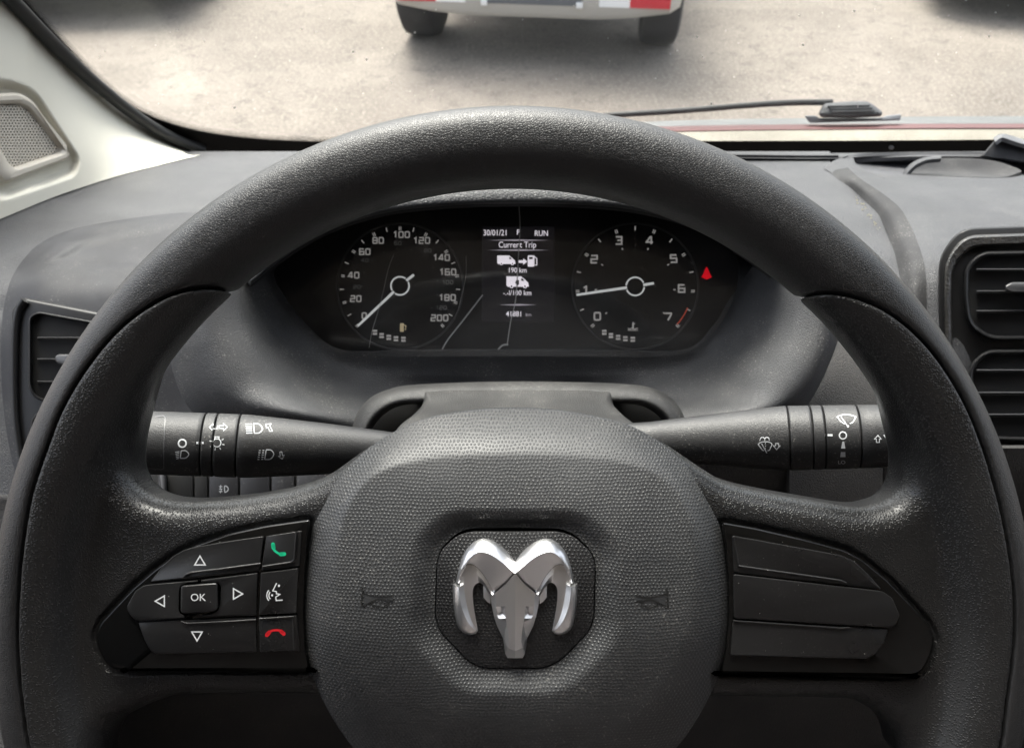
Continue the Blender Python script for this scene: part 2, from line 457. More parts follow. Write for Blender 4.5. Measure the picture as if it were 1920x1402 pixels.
# ------------------------------------------------------------------ the unseen cab around the camera, which also shapes the light (roof, back wall, door sides, floor)
MAT['headliner'] = plastic('cream headliner', (.55, .53, .49), .9, 'grain', 300, .0004)
MAT['backwall'] = plastic('dark cab back wall', (.20, .175, .165), .8, 'grain', 200, .0005)
MAT['doorin'] = plastic('grey door lining', (.08, .08, .085), .6, 'grain', 400, .0003)
for nm, lo, hi, mt in (
    ('cabin_roof', (-.72, -.72, 2.16), (1.46, .27, 2.20), MAT['headliner']),
    ('cabin_back_wall', (-.72, -.76, .5), (1.46, -.72, 2.20), MAT['backwall']),
    ('cabin_floor', (-.72, -.72, .46), (1.46, 1.1, .5), MAT['lower']),
    ('cabin_side_panel_left', (-.76, -.72, .46), (-.72, 1.1, 1.22), MAT['doorin']),
    ('cabin_rear_blocker_left', (-.76, -.72, 1.22), (-.72, -.08, 2.20), MAT['doorin']),  # unseen, added on both sides to cut light and reflections from behind
    ('cabin_rear_blocker_right', (1.46, -.72, 1.22), (1.50, -.08, 2.20), MAT['doorin']),
    ('cabin_side_panel_right', (1.46, -.72, .46), (1.50, 1.1, 1.22), MAT['doorin'])):
    o = box(nm, lo, hi, mt); o['kind'] = 'structure'

# ------------------------------------------------------------------ vehicles parked ahead
MAT['paintw'] = plain('white truck paint', (.40, .385, .355), .35, coat=.4)
MAT['paintb'] = plain('dark blue car paint', (.02, .028, .045), .25, coat=.8)
MAT['paintg'] = plain('dark green car paint', (.012, .03, .026), .25, coat=.8)
MAT['tyre'] = plain('tyre rubber', (.018, .018, .019), .8)
MAT['alloy'] = plain('alloy wheel', (.35, .35, .36), .35, metal=1)
MAT['under'] = plain('underbody', (.02, .02, .02), .9)
MAT['tapew'] = plain('white reflective tape', (.75, .75, .75), .4)
MAT['taper'] = plain('red reflective tape', (.50, .015, .03), .4)
MAT['plateg'] = plain('bumper step plastic', (.10, .105, .115), .6)
MAT['cglass'] = plain('car window glass', (.01, .012, .014), .05)
MAT['lampr'] = plain('red tail lamp', (.35, .01, .01), .15)
MAT['lampw'] = plain('headlamp', (.6, .6, .6), .1)
def wheel_(parent, c, r, wd, ax=0):
    c = np.array(c, float); e = np.zeros(3); e[ax] = wd / 2
    pr = [(-1, r * .55), (-1, r * .86), (-.86, r * .96), (-.5, r), (.5, r), (.86, r * .96), (1, r * .86), (1, r * .55)]
    V = []; n = 40
    for t, rad in pr:
        for k in range(n):
            a = 2 * math.pi * k / n; q = c + e * t
            q[1] += rad * math.cos(a); q[2] += rad * math.sin(a); V.append(q)
    f = grid_faces(len(pr), n, wrap=True)
    w_ = mk('wheel', V, f, MAT['tyre'], parent)
    V2 = []; pr2 = [(.62, r * .56), (.7, r * .5), (.55, r * .2), (.6, 0.001)]
    for s_ in (-1, 1):
        b = len(V2)
        for t, rad in pr2:
            for k in range(n):
                a = 2 * math.pi * k / n; q = c + e * t * s_
                q[1] += rad * math.cos(a); q[2] += rad * math.sin(a); V2.append(q)
    f2 = grid_faces(4, n, wrap=True) + grid_faces(4, n, wrap=True, base=4 * n)
    mk('hub_cap', V2, f2, MAT['alloy'], w_)
def loft(name, secs, mat, parent, n=40, pw=4.0):
    """car body from rounded cross sections (y, half width, z low, z high, x centre)"""
    V = []
    for y, hw, z0, z1, xc in secs:
        for k in range(n):
            a = 2 * math.pi * k / n; c_, s_ = math.cos(a), math.sin(a)
            x = math.copysign(abs(c_) ** (2 / pw), c_) * hw; z = math.copysign(abs(s_) ** (2 / pw), s_) * (z1 - z0) / 2 + (z0 + z1) / 2
            V.append((xc + x, y, z))
    f = grid_faces(len(secs), n, wrap=True) + [tuple(range(n))[::-1], tuple(range((len(secs) - 1) * n, len(secs) * n))]
    return mk(name, V, f, mat, parent)

TX, TB = .19, 4.94
tr = empty('pickup_truck', (TX, TB + .6, 0), label='white pickup truck with red and white tape on its rear bumper, seen through the windscreen', cat='pickup truck')
loft('truck_bed', [(TB + .13, .86, .62, 1.22, TX), (TB + .16, .90, .60, 1.26, TX), (TB + 1.9, .92, .58, 1.26, TX), (TB + 2.0, .92, .58, 1.26, TX)], MAT['paintw'], tr, pw=9)
loft('truck_cab', [(TB + 2.02, .90, .55, 1.62, TX), (TB + 2.2, .90, .5, 1.78, TX), (TB + 3.6, .88, .5, 1.74, TX), (TB + 4.2, .92, .5, 1.2, TX), (TB + 5.3, .88, .5, 1.08, TX), (TB + 5.4, .8, .55, .95, TX)], MAT['paintw'], tr, pw=7)
box('rear_window', (TX - .68, TB + 2.005, 1.3), (TX + .68, TB + 2.03, 1.62), MAT['cglass'], tr)
box('underbody', (TX - .66, TB + .25, .36), (TX + .66, TB + 5.0, .6), MAT['under'], tr)
# rear bumper: curved ends, step recess in the middle
def bumper():
    xs = np.array([-.90, -.88, -.82, -.6, -.46, -.36, .36, .46, .6, .82, .88, .90]); V = []
    ys = np.array([.22, .10, .03, 0, 0, 0, 0, 0, 0, .03, .10, .22])
    zl = np.array([.46, .42, .40, .375, .365, .36, .36, .365, .375, .40, .42, .46]) - .065
    for x, y, z in zip(xs, ys, zl):
        top = .60
        for dy, zz in ((.10, z + .01), (.02, z), (0, z + .03), (0, top - .03), (.02, top), (.14, top)):
            V.append((TX + x, TB + y + dy, zz))
    f = grid_faces(len(xs), 6, wrap=True) + [tuple(range(6)), tuple(range((len(xs) - 1) * 6, len(xs) * 6))]
    return mk('bumper', V, f, MAT['paintw'], tr)
bump = bumper()
step_poly = [(TX - .36, .62), (TX - .345, .50), (TX - .27, .372), (TX + .28, .372), (TX + .36, .50), (TX + .38, .62)]
V = []; n_ = len(step_poly)
for y in (TB - .004, TB + .03): V += [(x, y, z) for x, z in step_poly]
mk('bumper_step', V, [tuple(range(n_)), tuple(range(n_, 2 * n_))] + [(i, (i + 1) % n_, n_ + (i + 1) % n_, n_ + i) for i in range(n_)], MAT['plateg'], bump, smooth=False)
box('licence_plate', (TX - .17, TB - .012, .47), (TX + .17, TB - .005, .61), plain('plate', (.35, .36, .38), .4), bump)
for sx in (-1, 1):
    box('bumper_bolt', (TX + sx * .285 - .02, TB - .02, .36), (TX + sx * .285 + .02, TB - .003, .395), plain('bolt', (.7, .7, .7), .3), bump, bevel=.006)
    a, b_ = sorted((sx * .40, sx * .58)); box('reflective_tape', (TX + a, TB - .0035, .372), (TX + b_, TB - .001, .56), MAT['tapew'], bump)
    a, b_ = sorted((sx * .58, sx * .815)); box('reflective_tape', (TX + a, TB - .0038, .372), (TX + b_, TB + .02, .54), MAT['taper'], bump)
    box('tail_lamp', (TX + sx * .84 - .05, TB + .10, .74), (TX + sx * .84 + .05, TB + .2, 1.12), MAT['lampr'], tr, bevel=.02)
    wheel_(tr, (TX + sx * .79, 5.56, .37), .37, .25); wheel_(tr, (TX + sx * .79, 8.9, .37), .37, .25)

tr.rotation_euler[2] = math.radians(-7)      # parked at a slight angle
def car(name, x, y, ang, paint, label, white_lamp=True):
    c = empty(name, (x, y, 0), Matrix.Rotation(math.radians(ang), 4, 'Z'), label, 'car')
    def T(o): return o
    secs = [(0, .62, .30, .62, 0), (.05, .74, .24, .70, 0), (.25, .84, .20, .78, 0), (.9, .89, .18, .92, 0), (1.3, .90, .18, .96, 0), (3.6, .90, .18, .98, 0), (4.0, .86, .2, .95, 0), (4.2, .78, .28, .8, 0)]
    def lo(nm, s, mt, par, pw):
        V = []; n = 36
        for yy, hw, z0, z1, xc in s:
            for k in range(n):
                a = 2 * math.pi * k / n; c_, s_ = math.cos(a), math.sin(a)
                V.append((xc + math.copysign(abs(c_) ** (2 / pw), c_) * hw, yy, math.copysign(abs(s_) ** (2 / pw), s_) * (z1 - z0) / 2 + (z0 + z1) / 2))
        f = grid_faces(len(s), n, wrap=True) + [tuple(range(n))[::-1], tuple(range((len(s) - 1) * n, len(s) * n))]
        return mk(nm, V, f, mt, par, local=True)
    body = lo('body', secs, paint, c, 5)
    lo('cabin', [(1.2, .60, .85, 1.0, 0), (1.9, .68, .85, 1.42, 0), (3.2, .68, .85, 1.44, 0), (3.95, .62, .85, 1.0, 0)], MAT['cglass'], c, 5)
    lo('roof', [(1.85, .5, 1.40, 1.44, 0), (2.0, .62, 1.38, 1.47, 0), (3.1, .62, 1.38, 1.48, 0), (3.3, .5, 1.40, 1.45, 0)], paint, c, 4)
    bmp = lo('bumper', [(-.05, .50, .30, .52, 0), (-.03, .70, .27, .56, 0), (.06, .80, .25, .58, 0), (.22, .86, .24, .6, 0)], paint, c, 6)
    for sx in (-1, 1):
        h = lo('headlight', [(-.01, .10, .60, .68, sx * .58), (.03, .16, .57, .72, sx * .60), (.2, .16, .58, .76, sx * .66)], MAT['lampw'], c, 4)
    # wheels in local space
    for sx in (-1, 1):
        for yy in (.85, 3.35):
            V = []; n = 32; pr = [(-1, .17), (-1, .27), (-.8, .305), (.8, .305), (1, .27), (1, .17)]
            for t, rad in pr:
                for k in range(n):
                    a = 2 * math.pi * k / n; V.append((sx * .80 + t * .1, yy + rad * math.cos(a), .305 + rad * math.sin(a)))
            wv = mk('wheel', V, grid_faces(len(pr), n, wrap=True), MAT['tyre'], c, local=True)
            V = [(sx * .80 + sx * .08, yy + .18 * math.cos(2 * math.pi * k / n), .305 + .18 * math.sin(2 * math.pi * k / n)) for k in range(n)]
            mk('hub_cap', V, [tuple(range(n))], MAT['alloy'], wv, local=True)
    return c
car('parked_car', -3.15, 5.95, 6, MAT['paintb'], 'dark blue parked car, its shadow showing past the cream pillar')
car('parked_car', 3.75, 5.85, -24, MAT['paintg'], 'dark green parked car at the upper right corner of the windscreen')

# ------------------------------------------------------------------ windscreen, cowl and wiper
WP = np.array([0, .85, CAMZ - .385]); WT = np.array([0, -.552, .834]); WN = np.array([0, .834, .552])
def ws(u, v, off=0.0):           # point on the glass; off towards the cab
    return onplane(u, v, WP - WN * off, WN)
def wsd(u, v, off=0.0): return float(np.dot(ws(u, v, off) - CAM, FWD))
wsr = empty('windscreen', WP, label='curved-corner windscreen with black dotted border above the dashboard', cat='windscreen')
V = []
for k in (-.10, 1.03):
    for x in (-.70, 1.45): V.append(WP + WT * k + np.array([x, 0, 0]))
V = np.array(V); Vb = V + WN * .005
gl = mk('glass', np.vstack([V, Vb]), [(0, 1, 3, 2), (4, 6, 7, 5), (0, 4, 5, 1), (2, 3, 7, 6), (0, 2, 6, 4), (1, 5, 7, 3)], MAT['glass'], wsr, smooth=False)
FRIT = [(-190, -250), (-70, -122), (44, 0), (101, 60), (168, 132), (218, 178), (268, 211), (318, 231), (385, 248), (469, 259), (570, 265), (760, 268), (960, 268), (1290, 265), (1600, 264), (1870, 262), (2100, 258), (2700, 252), (3300, 250)]
fi = crl(FRIT, 160)
tn = np.gradient(fi, axis=0); tn /= np.linalg.norm(tn, axis=1)[:, None]
nn = np.stack([-tn[:, 1], tn[:, 0]], 1)       # towards lower left
fo = fi + nn * np.linspace(110, 55, 160)[:, None]
V = [ws(u, v, .002) for u, v in fi] + [ws(u, v, .002) for u, v in fo]
mk('black_border', V, [(i, i + 1, 160 + i + 1, 160 + i) for i in range(159)], MAT['frit'], wsr, smooth=False)
# dotted fade: rows of small dots
V, f = [], []
fd = crl(FRIT, 1350); tn2 = np.gradient(fd, axis=0); tn2 /= np.linalg.norm(tn2, axis=1)[:, None]
for row, (dist, rad) in enumerate(((1.2, 1.25), (3.7, 1.05), (6.2, .85), (8.6, .6))):
    for i in range(1350):
        q = fd[i] + tn2[i] * (1.4 if row % 2 else 0) - np.array([-tn2[i][1], tn2[i][0]]) * dist
        if -40 < q[0] < 700:
            b = len(V); V += [ws(*(q + rad * np.array([math.cos(a), math.sin(a)])), .0018) for a in np.linspace(0, 2 * math.pi, 7)[:6]]
            f.append(tuple(range(b, b + 6)))
mk('border_dots', V, f, MAT['frit'], wsr, smooth=False, kind='stuff', fixn=False)
EDGE = [(-260, -270), (-120, -130), (10, 7), (67, 67), (134, 134), (188, 181), (235, 218), (285, 251), (335, 275), (372, 289)]
ed = crl(EDGE, 60)
tube('rubber_seal', [ws(u + 11, v - 7, .012) for u, v in ed], np.full(60, .0075), MAT['rubber'], wsr, n=12, flat=.8)
# specks of dust stuck to the glass
V, f = [], []
rs = random.Random(3)
for i in range(100):
    u, v = (rs.uniform(120, 1900), rs.uniform(0, 210))
    r_ = rs.choice([.3, .35, .4, .5, .6, .8, 1.3]); b = len(V)
    V += [ws(u + r_ * 1.6 * math.cos(a) * rs.uniform(.7, 1.2), v + r_ * 1.6 * math.sin(a) * rs.uniform(.7, 1.2), .001) for a in np.linspace(0, 2 * math.pi, 8)[:7]]; f.append(tuple(range(b, b + 7)))
mk('dust_specks', V, f, plain('dust', (.75, .74, .70), .9), wsr, smooth=False, kind='stuff', fixn=False)

cw = empty('cowl', P(1500, 245, 1.0), label='pale cowl strip with a thin red body edge outside the windscreen base', cat='cowl')
def band(name, us, top, bot, mat, bulge=.006):
    a = [(u, v, d) for u, (v, d) in zip(us, top)]; c = [(u, v, d) for u, (v, d) in zip(us, bot)]
    m_ = [(x[0], (x[1] + y[1]) / 2, (x[2] + y[2]) / 2 - bulge) for x, y in zip(a, c)]
    return patch(name, [a, m_, c], mat, cw, nr=8, nc=60, thick=.004)
us = [560, 800, 1000, 1280, 1600, 1920, 3300]
MAT['cowlbeige'] = plastic('beige cowl band', (.17, .155, .125), .8, 'grain', 300, .0006, col2=(.21, .195, .16))
MAT['bodyred'] = plain('red body paint', (.085, .028, .028), .6)
MAT['cowlgrey'] = plastic('grey cowl plastic', (.085, .088, .088), .8, 'grain', 400, .0003)
band('cowl_band', us, [(v, 1.00) for v in (282, 270, 259, 248, 244, 243, 243)], [(v, .955) for v in (292, 288, 284, 276, 272, 270, 268)], MAT['cowlbeige'])  # beige band between the red edge and the black border
band('body_edge', us, [(v, 1.09) for v in (274, 258, 247, 236, 232, 231, 231)], [(v, 1.02) for v in (283, 271, 259, 246, 242, 240, 240)], MAT['bodyred'], .002)
band('cowl_panel', us, [(v, 1.22) for v in (272, 254, 241, 226, 221, 218, 217)], [(v, 1.08) for v in (276, 260, 248, 237, 233, 232, 232)], MAT['cowlgrey'], .004)

wp = empty('windscreen_wiper', P(1600, 222, 1.06), label='grey windscreen wiper with slim black arm lying on the cowl', cat='wiper')
arm = crl([(1030, 226), (1120, 218), (1200, 213), (1290, 207), (1400, 198), (1480, 193), (1560, 192)], 60)
tube('arm', [P(u, v, 1.05) for u, v in arm], np.interp(np.linspace(0, 1, 60), [0, .25, 1], [.0026, .0036, .0042]), MAT['rubber'], wp, n=10)
bl = crl([(1000, 231), (1120, 222), (1290, 213), (1420, 206), (1510, 204)], 40)
MAT['wipergrey'] = plastic('weathered wiper plastic', (.045, .047, .05), .7, 'grain', 400, .0003)
MAT['wiperlight'] = plastic('light grey wiper mount', (.13, .137, .148), .7, 'grain', 400, .0003)
wmap = lambda u, v, z: P(u, v, 1.06 - z)
plate('pivot_cover', rnd([(1534, 213), (1545, 193), (1600, 190), (1628, 190), (1655, 210), (1652, 219), (1600, 222), (1540, 221)], 8), wmap, 0, .022, (9, .012), MAT['wipergrey'], wp, local=False)
plate('mount_plate', rnd([(1508, 217), (1530, 217), (1536, 222), (1650, 222), (1662, 217), (1690, 214), (1688, 226), (1518, 231)], 4), wmap, -.012, .004, (2, .003), MAT['wiperlight'], wp, local=False)
for k in range(3):
    tube('cover_rib', [P(1552 + k * 4, 200 + k * 5, 1.037), P(1630 + k * 5, 198 + k * 5, 1.037)], .0016, MAT['wipergrey'], wp, n=6)

# ------------------------------------------------------------------ cream pillar trim with speaker
def ddash(v): return float(np.interp(v, [280, 330, 400, 470, 540, 620, 760, 930], [.850, .745, .645, .590, .556, .545, .545, .545]))
pt = empty('pillar_trim', P(120, 330, .68), label='cream pillar trim beside the windscreen with a perforated speaker', cat='pillar trim')
bot = [(-260, 520), (0, 411), (100, 370), (170, 346), (201, 336), (250, 322), (302, 309), (340, 299), (374, 291)]
top = EDGE[:1] + EDGE[2:]
r0 = [(u, v, wsd(u, v) - .016) for u, v in top]
r00 = [(u + 9, v - 5, wsd(u, v) - .006) for u, v in top]
r3 = [(u, v, min(ddash(v) - .004, .9)) for u, v in bot]
r1 = [(a[0] * .66 + b[0] * .34, a[1] * .66 + b[1] * .34, a[2] * .66 + b[2] * .34 - .005) for a, b in zip(r0, r3)]
r2 = [(a[0] * .33 + b[0] * .67, a[1] * .33 + b[1] * .67, a[2] * .33 + b[2] * .67 - .005) for a, b in zip(r0, r3)]
def poly_sdf(poly, X, Y):
    p = np.asarray(poly, float); d2 = np.full(X.shape, 1e18); ins = np.zeros(X.shape, bool); n = len(p)
    for i in range(n):
        a, b = p[i], p[(i + 1) % n]; ex, ey = b - a; L = ex * ex + ey * ey + 1e-18
        t = np.clip(((X - a[0]) * ex + (Y - a[1]) * ey) / L, 0, 1)
        d2 = np.minimum(d2, (X - a[0] - t * ex) ** 2 + (Y - a[1] - t * ey) ** 2)
        if a[1] != b[1]:
            c = ((a[1] > Y) != (b[1] > Y)) & (X < (b[0] - a[0]) * (Y - a[1]) / (b[1] - a[1]) + a[0]); ins ^= c
    d = np.sqrt(d2); return np.where(ins, -d, d)
REC = rnd([(-200, 152), (20, 156), (62, 172), (146, 300), (138, 326), (10, 370), (-20, 362), (-150, 250)], [5, 25, 25, 16, 14, 16, 14, 10], 8)
def recess(Gd):
    s = poly_sdf(REC, Gd[..., 0], Gd[..., 1]); t = np.clip((8 - s) / 20, 0, 1); t = t * t * (3 - 2 * t)
    Gd[..., 2] += .013 * t; return Gd
trim = patch('trim_panel', [r00, r0, r1, r2, r3], MAT['cream'], pt, nr=150, nc=260, thick=.004, post=recess)
Tb = bvh([trim])
def hit(T, u, v):
    r = raydir(u, v); h = T.ray_cast(Vector(CAM), Vector(r / np.linalg.norm(r))); return np.array(h[0])
a, b_, c_ = hit(Tb, 15, 215), hit(Tb, 95, 285), hit(Tb, 12, 318)
sn = np.cross(b_ - a, c_ - a); sn /= np.linalg.norm(sn)
if sn.dot(CAM - a) < 0: sn = -sn
spm = lambda u, v, z: onplane(u, v, a, sn) + sn * z
fr_o = rnd([(-60, 180), (22, 174), (48, 190), (66, 216), (120, 292), (112, 303), (0, 345), (-16, 334), (-70, 210)], [5, 20, 14, 14, 10, 9, 12, 10, 8], 6)
fr_i = rnd([(-42, 200), (22, 196), (40, 204), (57, 224), (102, 278), (99, 287), (13, 316), (4, 309), (-50, 216)], [5, 12, 10, 10, 6, 5, 6, 6, 8], 6)
ringplate('speaker_frame', fr_o, fr_i, spm, -.006, .010, (7, .006), MAT['creamd'], pt, local=False)
V, f = [], []
pit = 6.1; gi = inset(fr_i, -1.5)
for iy in range(-2, 24):
    for ix in range(-12, 22):
        cx_, cy_ = ix * pit + (iy % 2) * pit / 2, 196 + iy * pit * .866
        if poly_sdf(gi, np.array([cx_]), np.array([cy_]))[0] > -1.0: continue
        R_ = pit / math.sqrt(3); b = len(V)
        for k in range(12):
            an = math.radians(30 + 30 * k) ; rr = R_ if k % 2 == 0 else R_ * math.cos(math.pi / 6)
            V.append(spm(cx_ + rr * math.cos(an), cy_ + rr * math.sin(an), .0045))
        for z in (.0045, .0025):
            for k in range(12):
                an = math.radians(30 + 30 * k); V.append(spm(cx_ + 1.95 * math.cos(an), cy_ + 1.95 * math.sin(an), z))
        for k in range(12):
            q = (k + 1) % 12; f.append((b + k, b + q, b + 12 + q, b + 12 + k)); f.append((b + 12 + k, b + 12 + q, b + 24 + q, b + 24 + k))
mk('speaker_grille', V, f, MAT['creamd'], pt, smooth=False, fixn=False)
plate('speaker_cone', inset(fr_i, -2), spm, -.004, .0005, (1, .0005), plain('speaker cloth', (.05, .045, .04), .9), pt, local=False)
plate('trim_clip', rnd([(184, 180), (190, 176), (199, 180), (198, 186), (190, 187)], 2), lambda u, v, z: P(u, v, wsd(188, 181) - .02 - z), 0, .003, (1.5, .002), MAT['creamd'], pt, local=False)

# ------------------------------------------------------------------ dashboard
db = empty('dashboard', P(960, 900, .55), label='dusty dark grey plastic dashboard behind the steering wheel', cat='dashboard')
U_ = [-520, 0, 250, 500, 750, 960, 1200, 1400, 1550, 1640, 1720]
patch('top_pad', [[(-260 + (u + 260) * (float(np.interp(v, [284, 318, 354, 380, 420, 462, 507, 540], [1556, 1556, 1608, 1634, 1664, 1682, 1696, 1720])) + 260) / 1980, v, ddash(v)) for u in U_] for v in (284, 300, 330, 365, 400, 435, 470, 505, 540, 580, 620, 760, 930, 1000)], MAT['dash'], db, nr=110, nc=120)
# lip along the windscreen
LP_ = [(1000, 290), (1100, 290), (1200, 290), (1300, 289), (1400, 289), (1500, 290), (1550, 290), (1572, 290)]
patch('rear_lip', [[(u, v - 2, .842) for u, v in LP_], [(u, v, .826) for u, v in LP_], [(u, v + 5, .806) for u, v in LP_], [(u, v + 9, .803) for u, v in LP_], [(u, v + 13, .818) for u, v in LP_], [(u, v + 22, .824) for u, v in LP_]], MAT['dashs'], db, nr=16, nc=60)
LQ_ = [(1540, 289), (1600, 289), (1700, 287), (1800, 286), (1860, 286), (1950, 286), (2100, 286)]
patch('rear_lip', [[(u, v - 2, .846) for u, v in LQ_], [(u, v + 1, .836) for u, v in LQ_], [(u, v + 4, .828) for u, v in LQ_], [(u, v + 8, .826) for u, v in LQ_]], MAT['dash'], db, nr=12, nc=60)
# screw on the black border
plate('screw', disc2((1671, 277), 5, 12, 4)[0], lambda u, v, z: ws(u, v, .004 + z), 0, .002, (1, .001), plain('screw grey', (.45, .46, .5), .4), db, local=False)
# raised pod around the outer vent
POD = [
    [(93, 445), (145, 427), (222, 411), (308, 401), (420, 394), (570, 391)],
    [(76, 456), (136, 436), (219, 421), (308, 411), (420, 404), (570, 401)],
    [(59, 469), (120, 459), (210, 449), (310, 442), (430, 436), (570, 434)],
    [(34, 500), (100, 497), (200, 492), (310, 489), (430, 487), (570, 487)],
    [(16, 537), (90, 537), (200, 538), (310, 540), (430, 540), (570, 540)],
    [(5, 590), (90, 590), (200, 590), (310, 590), (430, 590), (570, 590)],
    [(2, 660), (90, 660), (200, 660), (310, 660), (430, 660), (570, 660)],
    [(6, 760), (90, 760), (200, 760), (310, 760), (430, 760), (570, 760)],
    [(22, 860), (100, 860), (200, 860), (310, 860), (430, 860), (570, 860)],
    [(45, 935), (120, 935), (200, 935), (310, 935), (430, 935), (570, 935)]]
rows = []
for i, r in enumerate(POD):
    rows.append([(u, v, ddash(v) - (.0 if i == 0 else (.006 if i == 1 else .012)) + (.010 if (j == 0 and i > 1) else 0)) for j, (u, v) in enumerate(r)])
def lidpost(Gd):
    s = poly_sdf([(88, 492), (150, 452), (250, 428), (420, 412), (600, 410), (600, 520), (300, 510), (160, 505)], Gd[..., 0], Gd[..., 1])
    t = np.clip((4 - s) / 22, 0, 1); Gd[..., 2] += .006 * t * t * (3 - 2 * t); return Gd
patch('vent_pod', rows, MAT['dashs'], db, nr=110, nc=110, post=lidpost)
# lower left panel and the line above it
patch('end_panel', [[(u, v, .552 - k) for u in (-700, -200, 20, 90, 150)] for v, k in ((929, .004), (933, .008), (1000, .008), (1300, .02), (1600, .04), (2400, .05))], MAT['lower'], db, nr=36, nc=40)
# knee panel below everything
patch('knee_panel', [[(u, v + (120 if u < 300 else 0) * max(0, 1 - k / 5), d + (.05 if u < 300 else 0) * max(0, 1 - k / 5)) for u in (-500, 200, 500, 960, 1400, 1700, 2300, 3300)] for k, (v, d) in enumerate(((840, .50), (900, .51), (1000, .54), (1150, .60), (1350, .66), (1600, .72), (2600, .80)))], MAT['lower'], db, nr=40, nc=50)
# hood over the instruments
A_ = [(470, 535), (540, 478), (620, 432), (720, 400), (840, 386), (960, 382), (1080, 384), (1200, 396), (1310, 428), (1392, 478), (1444, 517)]
ru = [(u, v + 3, .515) for u, v in A_]
ra = [(u, v, .490) for u, v in A_]
rb = [(u, v - 8, .480) for u, v in A_]
rc = [(u + (u - 960) * .02, v - 44 + abs(u - 960) / 480 * 22, .487) for u, v in A_]
rd = [(u + (u - 960) * .05, v - 80 + abs(u - 960) / 480 * 45, .515) for u, v in A_]
re_ = [(u + (u - 960) * .08, v - 98 + abs(u - 960) / 480 * 60, .58) for u, v in A_]
rf = [(u + (u - 960) * .10, v - 92 + abs(u - 960) / 480 * 60, .66) for u, v in A_]
patch('binnacle_hood', [ru, ra, rb, rc, rd, re_, rf], MAT['hood'], db, nr=60, nc=120, thick=.003)
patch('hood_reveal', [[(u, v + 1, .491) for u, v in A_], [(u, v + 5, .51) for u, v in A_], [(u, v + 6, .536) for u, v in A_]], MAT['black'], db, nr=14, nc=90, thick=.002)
# bowl around the instruments
I_ = [(505, 505), (535, 560), (575, 608), (640, 655), (780, 658), (960, 658), (1120, 658), (1280, 655), (1335, 612), (1368, 560), (1410, 500)]
M_ = [(480, 520), (505, 590), (545, 645), (630, 690), (780, 700), (960, 702), (1120, 700), (1300, 690), (1380, 645), (1425, 580), (1445, 515)]
N_ = [(440, 535), (455, 620), (500, 690), (610, 735), (760, 735), (960, 728), (1150, 733), (1320, 742), (1430, 700), (1490, 620), (1500, 530)]
O_ = [(380, 540), (385, 650), (430, 738), (560, 776), (720, 790), (960, 780), (1200, 790), (1370, 780), (1480, 748), (1545, 655), (1560, 540)]
Q_ = [(320, 560), (320, 680), (380, 790), (540, 830), (720, 850), (960, 860), (1200, 850), (1390, 830), (1500, 775), (1560, 670), (1590, 560)]
bowl = patch('instrument_surround', [[(u, v, d) for (u, v), d in zip(I_, (.534, .534, .532, .528, .527, .527, .527, .528, .532, .534, .534))], [(u, v, d) for (u, v), d in zip(M_, (.512, .512, .514, .526, .532, .533, .532, .526, .514, .512, .512))], [(u, v, d) for (u, v), d in zip(N_, (.487, .482, .484, .503, .530, .535, .530, .503, .484, .482, .487))],
      [(u, v, d) for (u, v), d in zip(O_, (.474, .474, .474, .474, .500, .536, .500, .474, .474, .474, .474))], [(u, v, .500) for u, v in Q_]], MAT['bowl'], db, nr=70, nc=140)
# panel to the right of the surround, behind the wiper stalk
patch('side_panel', [[(u, v, d + (u - 1500) * .00003) for u in (1480, 1520, 1560, 1620, 1655)] for v, d in ((520, .545), (600, .530), (700, .510), (800, .500), (900, .500), (1000, .505))], MAT['lower'], db, nr=30, nc=30)
# centre pad, its side wall and the tray on top
CE = [(1573, 299), (1590, 315), (1615, 336), (1655, 363), (1688, 391), (1710, 429), (1726, 469), (1735, 506), (1738, 560), (1739, 700), (1736, 950)]
cd = [.80, .755, .705, .660, .625, .592, .566, .552, .545, .543, .545]
rr = []
VR = [None, [(1640, 324), (1700, 327), (1800, 331), (1890, 333), (1960, 322), (2100, 322)], [(1700, 345), (1760, 348), (1830, 350), (1900, 350), (1980, 346), (2100, 346)]]
for i, ((u, v), d) in enumerate(zip(CE, cd)):
    if i == 0: continue
    if i < 3: rr.append([(u, v, d)] + [(a, b, d - .002) for a, b in VR[i]])
    else: rr.append([(u, v, d)] + [(u + (2100 - u) * t, v + 8 * math.sin(min(1, t * 2) * 1.5), d - .004) for t in (.1, .25, .45, .7, .85, 1)])
patch('centre_pad', rr, MAT['dash'], db, nr=90, nc=80)
patch('passenger_pad', [[(u, v, d) for u in (2080, 2400, 2800, 3300)] for v, d in ((288, .84), (322, .755), (346, .705), (371, .66), (400, .622), (437, .59), (477, .562), (514, .548), (568, .541), (708, .539), (958, .541))], MAT['dash'], db, nr=70, nc=40)
WB = [(1544, 318), (1570, 336), (1597, 354), (1624, 380), (1655, 420), (1673, 462), (1684, 500), (1691, 535), (1694, 580), (1694, 720), (1690, 950)]
patch('centre_pad_side', [[(u, v, d) for (u, v), d in zip(CE, cd)], [(a[0] * .5 + b[0] * .5, a[1] * .5 + b[1] * .5, d * .5 + .5 * ddash(b[1]) - .006) for a, b, d in zip(CE, WB, cd)], [(u, v, ddash(v) - .001) for u, v in WB]], MAT['wallgrey'], db, nr=12, nc=80)
MAT['tray'] = plastic('tray liner plastic', (.05, .051, .056), .6, 'grain', 1500, .0001, dust=.5, spec=.35)
